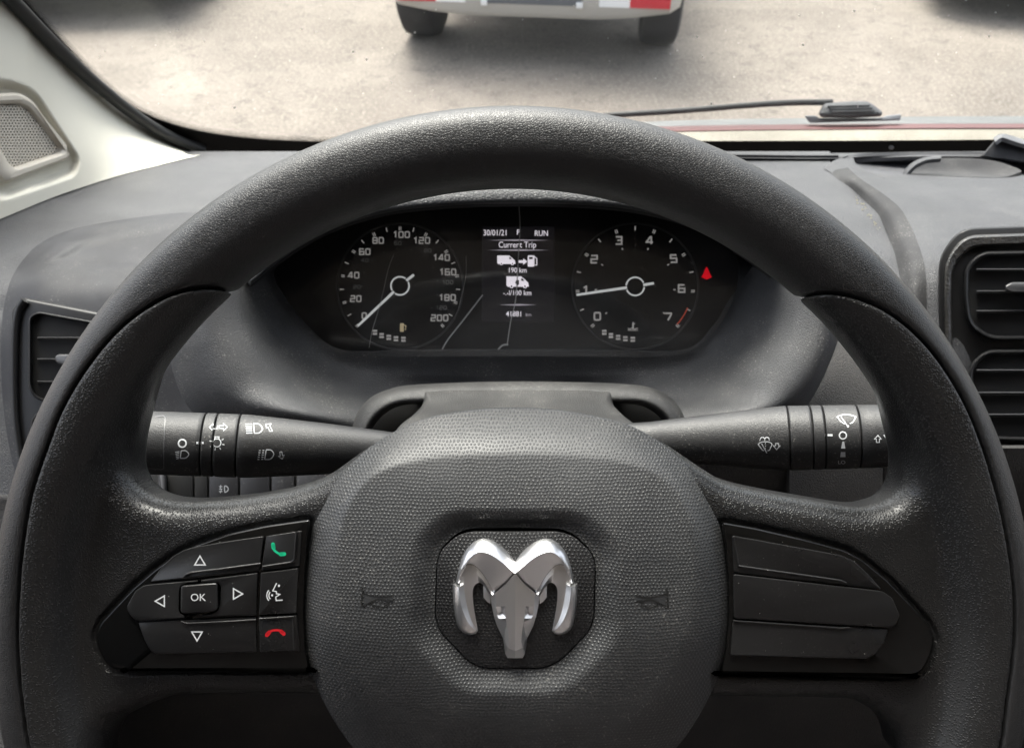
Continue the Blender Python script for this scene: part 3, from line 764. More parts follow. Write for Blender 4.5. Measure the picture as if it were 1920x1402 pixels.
tray = patch('storage_tray', [[(1560, 312, .775), (1600, 322, .76), (1700, 330, .752), (1800, 334, .75), (1900, 335, .75), (2000, 326, .75)], [(1566, 309, .79), (1615, 318, .80), (1700, 325, .81), (1800, 327, .81), (1900, 327, .81), (2000, 320, .81)],
      [(1570, 303, .81), (1625, 304, .835), (1700, 306, .84), (1800, 306, .84), (1900, 308, .84), (2000, 308, .84)], [(1575, 297, .815), (1640, 293, .825), (1720, 291, .828), (1800, 290, .828), (1880, 294, .828), (2000, 300, .828)]], MAT['tray'], db, nr=24, nc=60)
def lipstrip(name, top, bot, d0, d1, parent, mat):
    return patch(name, [[(u, v, d0) for u, v in top], [((a[0] + b[0]) / 2, (a[1] + b[1]) / 2, (d0 + d1) / 2 - .002) for a, b in zip(top, bot)], [(u, v, d1) for u, v in bot]], mat, parent, nr=8, nc=50)
MAT['lip'] = plastic('lit pad edge', (.10, .101, .108), .42, 'grain', 1800, .00006, dust=.5)  # paler than the pad: paints the light on upturned lips
lipstrip('tray_rear_lip', [(1560, 299), (1640, 290), (1720, 286), (1800, 285), (1860, 288), (1910, 302), (1945, 318)], [(1578, 302), (1645, 296), (1722, 293), (1800, 293), (1852, 297), (1898, 309), (1930, 322)], .838, .826, tray, MAT['lip'])
patch('tray_corner', [[(1545, 317, .768), (1556, 306, .772), (1573, 298, .778), (1600, 296, .782)], [(1556, 322, .757), (1572, 313, .762), (1588, 308, .765), (1606, 308, .768)], [(1572, 332, .742), (1590, 325, .744), (1610, 321, .746), (1630, 322, .746)], [(1600, 345, .722), (1615, 338, .722), (1640, 334, .722), (1660, 334, .722)]], MAT['dash'], db, nr=20, nc=20)
patch('cup_recess', [[(1700, 327, .752), (1760, 330, .750), (1820, 332, .750), (1880, 333, .752), (1915, 322, .757)], [(1705, 322, .775), (1760, 322, .785), (1820, 324, .787), (1880, 325, .78), (1913, 319, .77)], [(1728, 300, .79), (1765, 297, .80), (1820, 297, .80), (1870, 303, .795), (1911, 317, .775)]], MAT['wallgrey'], tray, nr=20, nc=40)
lipstrip('tray_divider', [(1692, 327), (1698, 317), (1712, 304), (1735, 295), (1765, 292)], [(1699, 328), (1706, 319), (1719, 308), (1738, 300), (1765, 297)], .765, .755, tray, MAT['dash'])
# taller holder at the right edge
bx = lambda u, v, z: P(u, v, .80 - z)
plate('holder_block', rnd([(1838, 294), (1868, 260), (1880, 257), (2050, 306), (2050, 326)], 4), bx, -.05, .0, (3, .004), MAT['dashs'], db, local=False)
lipstrip('holder_lip', [(1862, 258), (1874, 252), (1888, 252), (1925, 263), (2060, 300)], [(1866, 266), (1876, 259), (1884, 259), (1918, 270), (2060, 308)], .806, .792, db, MAT['lip'])
# dirt and scuffs caught beside the centre pad
V, f = [], []
rs = random.Random(5)
for i in range(26):
    t = rs.random(); u, v = np.array([1606, 372]) * (1 - t) + np.array([1650, 432]) * t + np.array([rs.gauss(0, 3), rs.gauss(0, 3)])
    r_ = rs.uniform(.4, 1.6); b = len(V)
    V += [P(u + r_ * math.cos(a) * 1.5, v + r_ * math.sin(a) * 1.2, ddash(v) - .003) for a in np.linspace(0, 2 * math.pi, 7)[:6]]; f.append(tuple(range(b, b + 6)))
mk('dirt', V, f, plain('dry dirt', (.45, .42, .33), .95), db, smooth=False, kind='stuff', fixn=False)

# ------------------------------------------------------------------ air vents
def slat(parent, vm, u0, u1, v, z, th=2.6, dep=.010):
    """thin blade with a rounded front edge; v the front edge height in pixels"""
    pts = [(-th / 2, 0), (-th / 2 * .7, .0012), (0, .0016), (th / 2 * .7, .0012), (th / 2, 0), (th * .9, -dep), (th * .2, -dep)]
    V = []
    for u in (u0, u1):
        for dv, dz in pts: V.append(vm(u, v + dv, z + dz))
    n = len(pts); f = [(i, (i + 1) % n, n + (i + 1) % n, n + i) for i in range(n)] + [tuple(range(n)), tuple(range(n, 2 * n))]
    return mk('slat', V, f, MAT['slat'], parent, local=False)
lv = empty('air_vent', P(140, 700, .535), label='black side air vent peeking out behind the wheel rim near the cream pillar', cat='air vent')
vm = lambda u, v, z: P(u, v, .534 - z)
bez_o = rnd([(22, 578), (46, 558), (240, 596), (262, 640), (250, 900), (62, 925), (44, 880), (30, 800), (25, 700)], [14, 6, 16, 10, 20, 12, 14, 20, 20], 7)
bez = plate('bezel', bez_o, vm, -.006, .006, (6, .004), MAT['vent'], lv, local=False)
tube('bezel_bar', [P(u, v, .527) for u, v in crl([(47, 563), (36, 580), (30, 610), (28, 660), (28, 730), (31, 790), (38, 845), (48, 888)], 40)], np.interp(np.linspace(0, 1, 40), [0, .08, .9, 1], [.0030, .0024, .0020, .001]), MAT['vent'], lv, n=10)
o1 = rnd([(57, 596), (72, 588), (205, 612), (216, 640), (210, 752), (98, 754), (66, 742), (57, 722)], [10, 12, 12, 10, 10, 14, 18, 14], 6)
frm = ringplate('vent_frame', inset(o1, -4.5), inset(o1, 1), vm, .003, .011, (2.4, .003), MAT['vent'], lv, local=False)
plate('vent_dark_sheet', inset(o1, -1), vm, .0055, .0066, (.5, .0003), MAT['black'], lv, local=False)  # black sheet stands in for the shaded depth behind the slats
for v in (633, 673, 715): slat(lv, vm, 70, 214, v, .010, dep=.003)
plate('tab', rnd([(103, 668), (110, 664), (150, 664), (150, 684), (112, 684), (104, 678)], 4), vm, .008, .016, (2.5, .003), plain('tab', (.05, .05, .053), .35), lv, local=False)
o2 = rnd([(60, 800), (66, 780), (86, 773), (205, 773), (205, 895), (90, 895), (66, 870)], [10, 10, 12, 10, 10, 14, 14], 6)
ringplate('vent_frame', inset(o2, -4.5), inset(o2, 1), vm, .003, .011, (2.4, .003), MAT['vent'], lv, local=False)
plate('vent_dark_sheet', inset(o2, -1), vm, .0055, .0066, (.5, .0003), MAT['black'], lv, local=False)
for v in (806, 840, 872): slat(lv, vm, 76, 204, v, .010, dep=.003)

rv = empty('air_vent', P(1900, 650, .54), label='twin stacked black air vents in a rounded bezel at the dashboard centre', cat='air vent')
vm2 = lambda u, v, z: P(u, v, .545 - z)
MAT['ventworn'] = plastic('worn vent bezel', (.022, .021, .020), .33, 'grain', 500, .0002, dust=.9, col2=(.035, .033, .030), dust_col=(.2, .18, .15))
ro = rnd([(1759, 560), (1760, 480), (1800, 428), (2200, 414), (2200, 880), (1800, 885), (1765, 830)], [10, 40, 50, 5, 5, 40, 40], 9)
plate('bezel', ro, vm2, -.004, .006, (4, .003), MAT['vent'], rv, local=False)
ro2 = rnd([(1770, 560), (1771, 488), (1807, 441), (2200, 428), (2200, 868), (1806, 874), (1775, 825)], [10, 40, 46, 5, 5, 40, 40], 9)
ro3 = rnd([(1785, 560), (1786, 500), (1820, 463), (2200, 452), (2200, 856), (1820, 856), (1788, 815)], [10, 36, 40, 5, 5, 36, 36], 9)
ringplate('bezel_ring', ro2, ro3, vm2, .002, .013, (5, .005), MAT['ventworn'], rv, local=False)
q1 = rnd([(1816, 560), (1816, 505), (1842, 480), (2180, 474), (2180, 630), (1856, 630), (1822, 606)], [10, 22, 24, 5, 5, 26, 24], 7)
q2 = rnd([(1824, 740), (1824, 690), (1850, 664), (2180, 662), (2180, 826), (1862, 818), (1832, 800)], [10, 22, 24, 5, 5, 22, 20], 7)
for q, vs in ((q1, (505, 546, 583)), (q2, (694, 736, 777))):
    ringplate('vent_frame', inset(q, -9), inset(q, 1), vm2, .003, .014, (4, .004), MAT['vent'], rv, local=False)
    plate('vent_dark_sheet', inset(q, -2), vm2, .0055, .0066, (.5, .0003), MAT['black'], rv, local=False)  # shade behind the slats put in as a flat black sheet
    for v in vs: slat(rv, vm2, 1831, 2178, v, .0125, th=3.4, dep=.005)
plate('tab', rnd([(1884, 536), (1896, 529), (1990, 529), (1990, 551), (1898, 549), (1886, 544)], 5), vm2, .010, .019, (3, .003), plain('tab2', (.05, .05, .053), .35), rv, local=False)
tube('lower_lip', [P(u, v, .533) for u, v in crl([(1800, 836), (1840, 850), (1880, 858), (1940, 864), (2150, 868)], 30)], .0022, MAT['vent'], rv, n=8)

# ------------------------------------------------------------------ switch panel under the turn signal stalk
sw = empty('switch_panel', P(440, 930, .47), label='row of dark switches with a fog lamp symbol below the turn signal stalk', cat='switch panel')
sm = lambda u, v, z: P(u, v, .470 - z)
plate('backing', rnd([(250, 885), (720, 870), (720, 1010), (250, 1010)], 4), sm, -.01, 0, (1, .001), MAT['black'], sw, local=False)
bts = []
for u0, u1 in ((316, 362), (365, 389), (392, 447), (450, 506), (509, 552), (556, 620), (624, 700)):
    bts.append(plate('switch', rnd([(u0, 890 - (u0 - 300) * .01), (u1, 889 - (u0 - 300) * .01), (u1, 965), (u0, 966)], 2.5), sm, 0, .005, (1.8, .0016), MAT['smooth'] if u0 > 380 else MAT['black'], sw, local=False))
plate('trim_post', rnd([(296, 884), (312, 884), (314, 985), (298, 985)], 4), sm, -.002, .009, (4, .004), plain('grey post', (.03, .03, .032), .45), sw, local=False)
fog = Ink(); fo_ = np.array([0, 0])
fog.stroke([(421, 911), (421, 922)], 1.8); fog.stroke(circ((421, 916.5), 7, 14, -90, 90, 6), 1.8)
for k in range(3): fog.stroke([(411, 912 + k * 4.5), (417, 912 + k * 4.5)], 1.6)
fog.stroke([(414, 909), (413, 914), (415, 918), (413, 924)], 1.4)
fog.flat('fog_lamp_symbol', sm, .0053, plain('dim print', (.35, .36, .38), .5), sw) if False else None
V = [sm(u, v, .0053) for u, v in np.vstack(fog.V)]
mk('fog_lamp_symbol', V, fog.f, plain('dim print', (.35, .36, .38), .5), sw, smooth=False, fixn=False)

# ------------------------------------------------------------------ steering column shroud
cs = empty('steering_column_shroud', P(970, 860, .45), label='dusty steering column shroud rising behind the airbag cover', cat='column shroud')
CO = [(655, 830), (662, 796), (673, 768), (698, 743), (728, 730), (765, 722), (860, 717), (965, 715), (1070, 716), (1160, 719), (1215, 725), (1250, 740), (1272, 761), (1284, 786), (1292, 820)]
CI = [(682, 826), (690, 800), (704, 780), (724, 764), (748, 755), (785, 752), (868, 752), (965, 752), (1062, 752), (1165, 752), (1202, 754), (1226, 763), (1246, 778), (1258, 798), (1264, 820)]
row0 = [(u, v, .483) for u, v in CO]; row1 = [(u + (965 - u) * .008, v + 3, .470) for u, v in CO]
row2 = [(a[0] * .55 + b[0] * .45, a[1] * .55 + b[1] * .45, .462) for a, b in zip(CO, CI)]
row3 = [(u, v, .460) for u, v in CI]; row4 = [(u + (965 - u) * .03, v + 5, .475) for u, v in CI]
patch('collar', [row0, row1, row2, row3, row4], MAT['shroud'], cs, nr=30, nc=140, thick=.002)
plate('collar_dark_sheet', np.array(CI + [(1262, 900), (684, 900)])[::-1], lambda u, v, z: P(u, v, .488 - z), 0, .002, (1, .001), MAT['black'], cs, local=False)  # flat black sheet paints the shade inside the collar opening
SH = []
for t, v0, dep, hw, xl in ((0, 722, .470, 200, 0), (.12, 734, .460, 186, 0), (.25, 752, .448, 182, 0), (.5, 774, .43, 202, 0), (.75, 800, .40, 232, 0), (1., 860, .365, 262, 0), (1.2, 960, .350, 262, 0)):
    r = []
    for s_ in (-1.0, -.97, -.8, -.4, 0, .4, .8, .97, 1.0):
        edge = 0 if abs(s_) < .9 else (.006 if abs(s_) < .99 else .045)
        r.append((971 + hw * s_ * (1 if abs(s_) < .99 else .985), v0 + (18 if abs(s_) > .99 else 0) + abs(s_) ** 3 * 4, dep + edge))
    SH.append(r)
shroud = patch('upper_cover', SH, MAT['shroud'], cs, nr=50, nc=90, thick=.002)

# ------------------------------------------------------------------ stalks
def stalk(name, A, B, R, cuts, label, endcut):
    """A hub end, B outer end (u, v, d); R: (fraction, radius); cuts: section ends as fractions"""
    root = empty(name, P(*A), label=label, cat='stalk')
    a, b = P(*A), P(*B); fr, ra_ = zip(*R); out = []
    nm = ['stem', 'collar', 'ring', 'knob', 'end_button']
    for i in range(len(cuts) - 1):
        t0, t1 = cuts[i] + (.0016 if i else 0), cuts[i + 1] - .0016
        ts = np.linspace(t0, t1, 26 if i in (0, 3) else 8)
        pr = []
        bv = .0007
        for k, t in enumerate(ts):
            r = float(np.interp(t, fr, ra_))
            if k == 0: pr += [(t, r - .004), (t, r - bv), (t + .0008, r - bv * .3), (t + .002, r)]
            elif k == len(ts) - 1: pr += [(t - .002, r), (t - .0008, r - bv * .3), (t, r - bv), (t, r - .004)]
            else: pr.append((t, r))
        pr = sorted(pr[:4]) [:4] + pr[4:] if False else pr
        out.append(lathe(nm[i], a, b, pr, MAT['stalk'], root, flat=.97, sharp=50))
    core = [(cuts[0], .006), (cuts[-1] - .01, .0085)]
    lathe('core', a, b, [(t, max(.004, float(np.interp(t, fr, ra_)) - .0022)) for t in np.linspace(cuts[0], cuts[-1] - .004, 12)], MAT['black'], root, flat=.97)
    return root, out
# turn signal stalk: left
fx = lambda u, A, B: (u - A[0]) / (B[0] - A[0])
A1, B1 = (800, 848, .392), (120, 824, .352)
g1 = lambda u: fx(u, A1, B1)
Lst, Lp = stalk('turn_signal_stalk', A1, B1, [(0, .0090), (g1(740), .0092), (g1(690), .0104), (g1(600), .0124), (g1(500), .0142), (g1(445), .0151), (g1(430), .0151), (g1(300), .0148), (g1(140), .0140), (1, .0130)],
    [0, g1(430), g1(388), g1(366), 1.0], 'left hand stalk with white headlamp and turn signal symbols beside the wheel hub', None)
ep = Ink()
# soft end panel outline
A2, B2 = (1150, 828, .395), (1800, 814, .352)
g2 = lambda u: fx(u, A2, B2)
Rst, Rp = stalk('wiper_stalk', A2, B2, [(0, .0090), (g2(1225), .0096), (g2(1300), .0114), (g2(1400), .0137), (g2(1470), .0152), (g2(1495), .0155), (g2(1560), .0152), (g2(1700), .0144), (1, .0135)],
    [0, g2(1496), g2(1538), g2(1560), g2(1622), 1.0], 'right hand stalk with white wiper and washer symbols beside the wheel hub', None)
Lst['label'] = 'headlamp and turn signal stalk with white lamp symbols and twin arrows'
Rst['label'] = 'wiper stalk with white wiper symbols and the letters LO'
def T1(p): return [(240 + x / 3.84, 740 + y / 3.84) for x, y in p]
def T2(p): return [(1200 + x / 3.84, 740 + y / 3.84) for x, y in p]
I1 = Ink(); W_ = 1.75
I1.stroke(circ(T1([(391, 349)])[0], 7.2, 26), 2.9)
I1.stroke(T1([(383, 402), (376, 456)]), W_); I1.stroke(cr(T1([(383, 402), (415, 402), (438, 428), (415, 454), (376, 456)]), 16), W_)
for k in range(5): I1.stroke(T1([(340 + k * 2, 412 + k * 12), (370 - k * 1, 408 + k * 12)]), 1.5)
I1.stroke(T1([(492, 345), (545, 345)]), 4.2)
I1.stroke(T1([(585, 233), (612, 208), (612, 223), (643, 223), (643, 243), (612, 243), (612, 260)]), 1.15, True)
I1.stroke(T1([(715, 232), (688, 206), (688, 222), (656, 222), (656, 242), (688, 242), (688, 258)]), 1.15, True)
I1.stroke(circ(T1([(640, 345)])[0], 7.6, 26), W_)
I1.stroke(T1([(626, 318), (626, 302), (655, 302), (655, 318)]), 1.5)
for a in range(-150, 180, 45):
    if 60 < a < 120: continue
    c = np.array(T1([(640, 345)])[0]); d_ = np.array([math.cos(math.radians(a)), -math.sin(math.radians(a))]); I1.stroke([c + d_ * 10.2, c + d_ * 14.6], 1.6)
for k in range(5): I1.stroke(T1([(845 + k * 1.5, 211 + k * 16), (889 + k * 1.5, 211 + k * 16)]), 1.7)
I1.stroke(T1([(903, 207), (910, 277)]), W_); I1.stroke(cr(T1([(903, 207), (945, 212), (968, 243), (948, 272), (910, 277)]), 18), W_)
I1.stroke(T1([(990, 212), (1030, 208), (1022, 222), (1040, 262), (1020, 262), (1008, 232), (998, 240)]), 1.1, True)
for k in range(5):
    y = 400 + k * 16; I1.stroke(T1([(943 - k * 2.5, y), (956 - k * 2.5, y)]), 1.7); I1.stroke(T1([(967 - k * 2, y), (982 - k * 2, y)]), 1.7)
I1.stroke(T1([(995, 395), (984, 465)]), W_); I1.stroke(cr(T1([(995, 395), (1030, 398), (1050, 428), (1025, 462), (984, 465)]), 18), W_)
I1.stroke(T1([(1093, 410), (1108, 410), (1112, 438), (1125, 434), (1110, 462), (1082, 442), (1096, 440)]), 1.1, True)
I1.onto('stalk_symbols', Lp, MAT['white'], Lst)
# raised outline of the soft end pad on the knob
I1b = Ink(); I1b.stroke(T1([(195, 158), (255, 150), (268, 165), (262, 260), (256, 400), (258, 530), (240, 538), (70, 522)]), 1.6)
I1b.onto('end_pad_edge', Lp, plain('edge grey', (.10, .10, .105), .4), Lst, off=.0003)
I2 = Ink()
I2.stroke(T2([(1418, 158), (1445, 190), (1470, 208)] ), 1.7); I2.stroke(cr(T2([(1418, 158), (1450, 146), (1487, 142), (1524, 147), (1556, 158)]), 14), 1.7)
I2.stroke(T2([(1556, 158), (1530, 200), (1510, 206)]), 1.7); I2.stroke(T2([(1448, 160), (1496, 226)]), 1.6); I2.disc(T2([(1497, 226)])[0], 2.1); I2.stroke(T2([(1470, 208), (1484, 206)]), 1.5)
I2.stroke(circ(T2([(1461, 292)])[0], 6.6, 26), 2.2)
I2.fill(T2([(1457, 336), (1470, 336), (1478, 386), (1448, 386)])); I2.fill(T2([(1446, 412), (1478, 412), (1480, 448), (1441, 448)]))
I2.add(*letters('LO', 9, T2([(1452, 487)])[0], sx=1.25))
I2.stroke(T2([(1328, 290), (1386, 290)]), 4.0)
I2.stroke(T2([(1713, 292), (1738, 318), (1724, 318), (1724, 342), (1702, 342), (1702, 318), (1688, 318)]), 1.5, True)
I2.stroke(T2([(1756, 288), (1790, 342)]), 2)
I2.stroke(cr(T2([(850, 356), (870, 342), (903, 337), (935, 342), (952, 356)]), 12), 1.6); I2.stroke(T2([(850, 356), (880, 396), (893, 402)]), 1.6); I2.stroke(T2([(952, 356), (932, 398), (918, 402)]), 1.6)
I2.stroke(T2([(876, 352), (914, 420)]), 1.6)
for k in range(3): I2.stroke(T2([(903, 345 + k * 18), (903, 354 + k * 18)]), 1.4)
for x in (882, 914): I2.stroke(circ(T2([(x, 318)])[0], 4, 12, -10, 190, 3.2), 1.5)
for x in (864, 898, 930): I2.stroke(T2([(x, 322), (x, 331)]), 1.3)
I2.stroke(T2([(977, 350), (997, 350), (997, 366), (1008, 366), (984, 394), (960, 366), (977, 366)]), 1.5, True)
I2.onto('stalk_symbols', Rp, MAT['white'], Rst)

# ------------------------------------------------------------------ instrument cluster
CD = .530
c0 = P(960, 530, CD)
cl = empty('instrument_cluster', c0, ROT, 'black instrument cluster with two dials and a lit trip display behind the wheel', 'instrument cluster')
def cm(u, v, z):
    k = (CD - z) / F; y0 = (CY - 530) * CD / F
    return (((u - CX) * k), ((CY - v) * k) - y0, z)
OUT = [(512, 512), (545, 470), (600, 432), (680, 402), (780, 384), (960, 376), (1140, 382), (1250, 400), (1330, 432), (1378, 476), (1385, 520), (1372, 570), (1345, 615), (1300, 655), (1240, 668), (960, 668), (680, 668), (620, 655), (580, 615), (540, 565)]
plate('face_panel', crl(OUT, 90, True), cm, -.012, -.004, (1, .001), MAT['face'], cl)
SPD, TAC = (750, 537), (1191, 537)
def dial(name, c, ticks):
    d_ = plate(name, circ(c, 117, 72), cm, -.004, -.0025, (2, .0008), MAT['face'], cl)
    return d_
sd = dial('speedometer', SPD, 0); td = dial('tachometer', TAC, 0)
for dd, c in ((sd, SPD), (td, TAC)):
    ringplate('dial_ring', circ(c, 120, 90)[:-1], circ(c, 116.5, 90)[:-1], cm, -.003, -.0012, (1, .0008), MAT['ring'], dd)
DG = {'0': [([(0, 0), (1, 0), (1, 1), (0, 1)], 1)], '1': [([(.25, .8), (.7, 1), (.7, 0)], 0)], '2': [([(0, 1), (1, 1), (1, .5), (0, .5), (0, 0), (1, 0)], 0)],
      '3': [([(0, 1), (1, 1), (1, 0), (0, 0)], 0), ([(.3, .52), (1, .52)], 0)], '4': [([(.78, 0), (.78, 1), (.6, 1), (0, .28), (1.05, .28)], 0)], '5': [([(1, 1), (0, 1), (0, .55), (1, .55), (1, 0), (0, 0)], 0)],
      '6': [([(1, 1), (0, 1), (0, 0), (1, 0), (1, .52), (0, .52)], 0)], '7': [([(0, 1), (1, 1), (1, .85), (.45, 0)], 0)], '8': [([(0, 0), (1, 0), (1, 1), (0, 1)], 1), ([(0, .5), (1, .5)], 0)]}
def number(ink, txt, c, w, h, th, gap=None):
    gap = gap if gap is not None else w * .45
    n = len(txt); tot = n * w + (n - 1) * gap; x = c[0] - tot / 2
    for ch in txt:
        for pts, cl_ in DG[ch]:
            q = np.array([(x + a * w, c[1] + h / 2 - b * h) for a, b in pts]); 
            if cl_: q = rnd(q, w * .22, 3)
            ink.stroke(q, th, bool(cl_), None)
        x += w + gap
a0, a1 = 222.7, -42.7
pr = Ink()
for t, c in (('0', (683, 592)), ('20', (667, 560)), ('40', (663, 516)), ('60', (684, 472)), ('80', (709, 451)), ('100', (752, 440)), ('120', (790, 451)), ('140', (827, 483)), ('160', (839, 510)), ('180', (838, 558)), ('200', (824, 596))):
    number(pr, t, c, 7.6, 10.5, 2.5, 4.0)
pr.flat('speed_numbers', cm, -.0023, MAT['dial'], sd)
pr = Ink()
for t, c in (('20', (669, 538)), ('40', (684, 488)), ('60', (746, 456)), ('80', (802, 470)), ('100', (839, 529)), ('120', (827, 577))): number(pr, t, c, 5.0, 6.5, 1.4, 2.6)
for k in range(13):
    a = math.radians(a0 + (a1 - a0) * k / 12.4); d_ = np.array([math.cos(a), -math.sin(a)]); pr.stroke([np.array(SPD) + d_ * 70, np.array(SPD) + d_ * 73], 1.5, step=None)
pr.flat('inner_numbers', cm, -.0023, MAT['dialdim'], sd)
pr = Ink()
for k in range(21):
    a = math.radians(a0 + (a1 - a0) * k / 20); d_ = np.array([math.cos(a), -math.sin(a)]); n2 = np.array([-d_[1], d_[0]]); c = np.array(SPD)
    if k % 2 == 0:
        for s_ in (-1.5, 1.5): pr.stroke([c + d_ * 105 + n2 * s_, c + d_ * 112 + n2 * s_], 1.7, step=None)
    else: pr.stroke([c + d_ * 105, c + d_ * 113], 2.0, step=None)
pr.flat('scale_ticks', cm, -.0023, MAT['dial'], sd)
pr = Ink()
for t, c in zip('01234567', ((1120, 593), (1097, 544), (1114, 486), (1160, 451), (1218, 451), (1263, 485), (1278, 541), (1253, 594))): number(pr, t, c, 11, 13.5, 3.2)
pr.flat('engine_speed_numbers', cm, -.0023, MAT['dial'], td)
pr = Ink()
for k in range(15):
    a = math.radians(a0 + (a1 - a0) * k / 14); d_ = np.array([math.cos(a), -math.sin(a)]); n2 = np.array([-d_[1], d_[0]]); c = np.array(TAC)
    if k % 2 == 0:
        for s_ in (-1.6, 1.6): pr.stroke([c + d_ * 105 + n2 * s_, c + d_ * 112 + n2 * s_], 1.9, step=None)
        pr.stroke([c + d_ * 72, c + d_ * 76], 2.6, step=None)
    else: pr.stroke([c + d_ * 105, c + d_ * 113], 2.4, step=None)
pr.flat('scale_ticks', cm, -.0023, MAT['dial'], td)
pr = Ink(); pr.stroke(circ(TAC, 106, 12, -42, -22), 2.2, step=None); pr.flat('red_zone', cm, -.0022, MAT['redarc'], td)
for dd, c0_, icon in ((sd, 703, 'fuel'), (td, 1133, 'temp')):
    pr = Ink()
    for k, (dx, y) in enumerate(((0, 623), (12.5, 629), (26, 632.5), (39.5, 635), (53.5, 636))):
        for s_ in (-2.8, 2.8):
            pr.fill([(c0_ + dx - 4.2, y + s_ - 1.9), (c0_ + dx + 4.2, y + s_ - 1.9), (c0_ + dx + 4.2, y + s_ + 1.9), (c0_ + dx - 4.2, y + s_ + 1.9)])
    pr.flat('level_bars', cm, -.0022, MAT['dial'], dd)
pr = Ink(); pr.fill(rnd([(750, 606), (757, 606), (757, 622), (750, 622)], 1)); pr.stroke([(757, 609), (761, 611), (760, 619)], 1.6, step=None); pr.flat('fuel_symbol', cm, -.0022, MAT['amber'], sd)
pr = Ink(); pr.stroke([(1187, 604), (1187, 617)], 3, step=None); pr.stroke([(1187, 607), (1191, 607)], 1.6, step=None); pr.stroke([(1177, 615), (1181, 617), (1185, 615), (1190, 617), (1196, 615)], 1.6, step=None); pr.stroke([(1177, 619), (1196, 619)], 1.4, step=None); pr.flat('coolant_symbol', cm, -.0022, MAT['dial'], td)
def needle(dd, c, tip, tail):
    c, tip, tail = map(lambda q: np.array(q, float), (c, tip, tail)); 
    def bar(p, q, w0, w1, z0, z1):
        d_ = (q - p) / np.linalg.norm(q - p); n2 = np.array([-d_[1], d_[0]])
        return plate('needle', np.array([p + n2 * w0, q + n2 * w1, q - n2 * w1, p - n2 * w0]), cm, z0, z1, (.5, .0003), MAT['needle'], dd)
    d_ = (tip - c) / np.linalg.norm(tip - c); d2 = (tail - c) / np.linalg.norm(tail - c)
    bar(c + d_ * 15.5, tip, 2.5, 2.1, -.0012, .0006); bar(c + d2 * 15.5, tail, 2.5, 2.4, -.0012, .0006)
    plate('needle_cap', circ(c, 15, 40)[:-1], cm, -.0015, .0014, (2.5, .001), MAT['face'], dd)
    an = math.degrees(math.atan2(-(d_[1]), d_[0])); an2 = math.degrees(math.atan2(-(d2[1]), d2[0]))
    lo_, hi_ = sorted((an % 360, an2 % 360))
    pr = Ink()
    pr.stroke(circ(c, 17, 24, lo_ + 14, hi_ - 14), 2.9, step=None); pr.stroke(circ(c, 17, 24, hi_ + 14, lo_ + 360 - 14), 2.9, step=None)
    pr.flat('needle_ring', cm, .0009, MAT['needle'], dd)
needle(sd, (750, 536), (671, 611), (776, 515)); needle(td, (1191, 537), (1081, 553), (1226, 531))
# trip display
ds = plate('display', rnd([(904, 425), (1040, 425), (1040, 604), (904, 604)], 3), cm, -.004, -.0028, (1, .0005), plain('screen black', (.007, .0065, .008), .4, emit=(.02, .018, .024), es=.04), cl)
pr = Ink()
pr.add(*letters('30/01/21', 15.5, (929, 437), sx=.84, bold=.08)); pr.add(*letters('P', 14, (972, 436), bold=.1)); pr.add(*letters('RUN', 15, (1015, 438), sx=.84, bold=.1))
pr.add(*letters('Current Trip', 16, (970, 459.5), sx=.84, bold=.08)); pr.add(*letters('190 km', 13.5, (970, 507), sx=.88, bold=.08)); pr.add(*letters('-.-l/100 km', 13.5, (970, 549.5), sx=.9, bold=.08)); pr.add(*letters('41881', 14, (964, 589), sx=.88, bold=.1))
pr.flat('display_text', cm, -.0026, MAT['screen'], ds)
pr = Ink()
for c, s_ in (((949, 488), .98), ((970, 529), 1.2)):
    T = lambda p: [(c[0] + x * s_, c[1] + y * s_) for x, y in p]
    pr.fill(T([(-17, -9), (6, -9), (12, -4), (17, 1), (18, 7), (14, 7.2), (-15, 7.2), (-17, 5)]))
    pr.disc(T([(-9, 6.6)])[0], 3.0 * s_); pr.disc(T([(12, 6.6)])[0], 3.0 * s_)
pr.fill([(971, 488), (981, 488), (981, 484.5), (989, 490.5), (981, 496.5), (981, 493), (971, 493)])
pr.fill(rnd([(989.5, 479), (1002, 479), (1002, 500), (989.5, 500)], 2)); pr.stroke([(1002, 481), (1006.5, 485), (1006.5, 497), (1003, 497)], 1.6, step=None)
pr.flat('display_symbols', cm, -.0026, MAT['screen'], ds)
pr = Ink()
for c, s_ in (((949, 488), .98), ((970, 529), 1.2)):
    pr.fill([(c[0] + x * s_, c[1] + y * s_) for x, y in [(6, -6), (8, -6), (11, -2), (6, -2)]]); pr.disc((c[0] - 9 * s_, c[1] + 6.6 * s_), 1.5 * s_); pr.disc((c[0] + 12 * s_, c[1] + 6.6 * s_), 1.5 * s_)
pr.fill([(968, 525), (973, 525), (973, 533), (970, 536), (966, 530)]); pr.fill([(992, 482), (999, 482), (999, 486), (992, 486)])
pr.flat('display_symbol_gaps', cm, -.0024, MAT['face'], ds)
pr = Ink()
def taper(u0, u1, v, wd): pr.fill([(u0, v), ((u0 + u1) / 2, v - wd / 2), (u1, v), ((u0 + u1) / 2, v + wd / 2)])
taper(914, 1030, 450.5, 3); taper(914, 1030, 469, 3); taper(936, 1006, 571.5, 3); pr.add(*letters('km', 10, (991, 590), sx=.9))
pr.flat('display_lines', cm, -.0025, MAT['screendim'], ds)
bell = Ink(); bell.fill([(1322, 505), (1325, 500), (1328, 505), (1331, 513), (1335, 520), (1329, 522), (1325, 524.5), (1321, 522), (1315, 520), (1319, 513)])
bell.flat('warning_lamp', cm, -.0028, MAT['lampred'], cl)
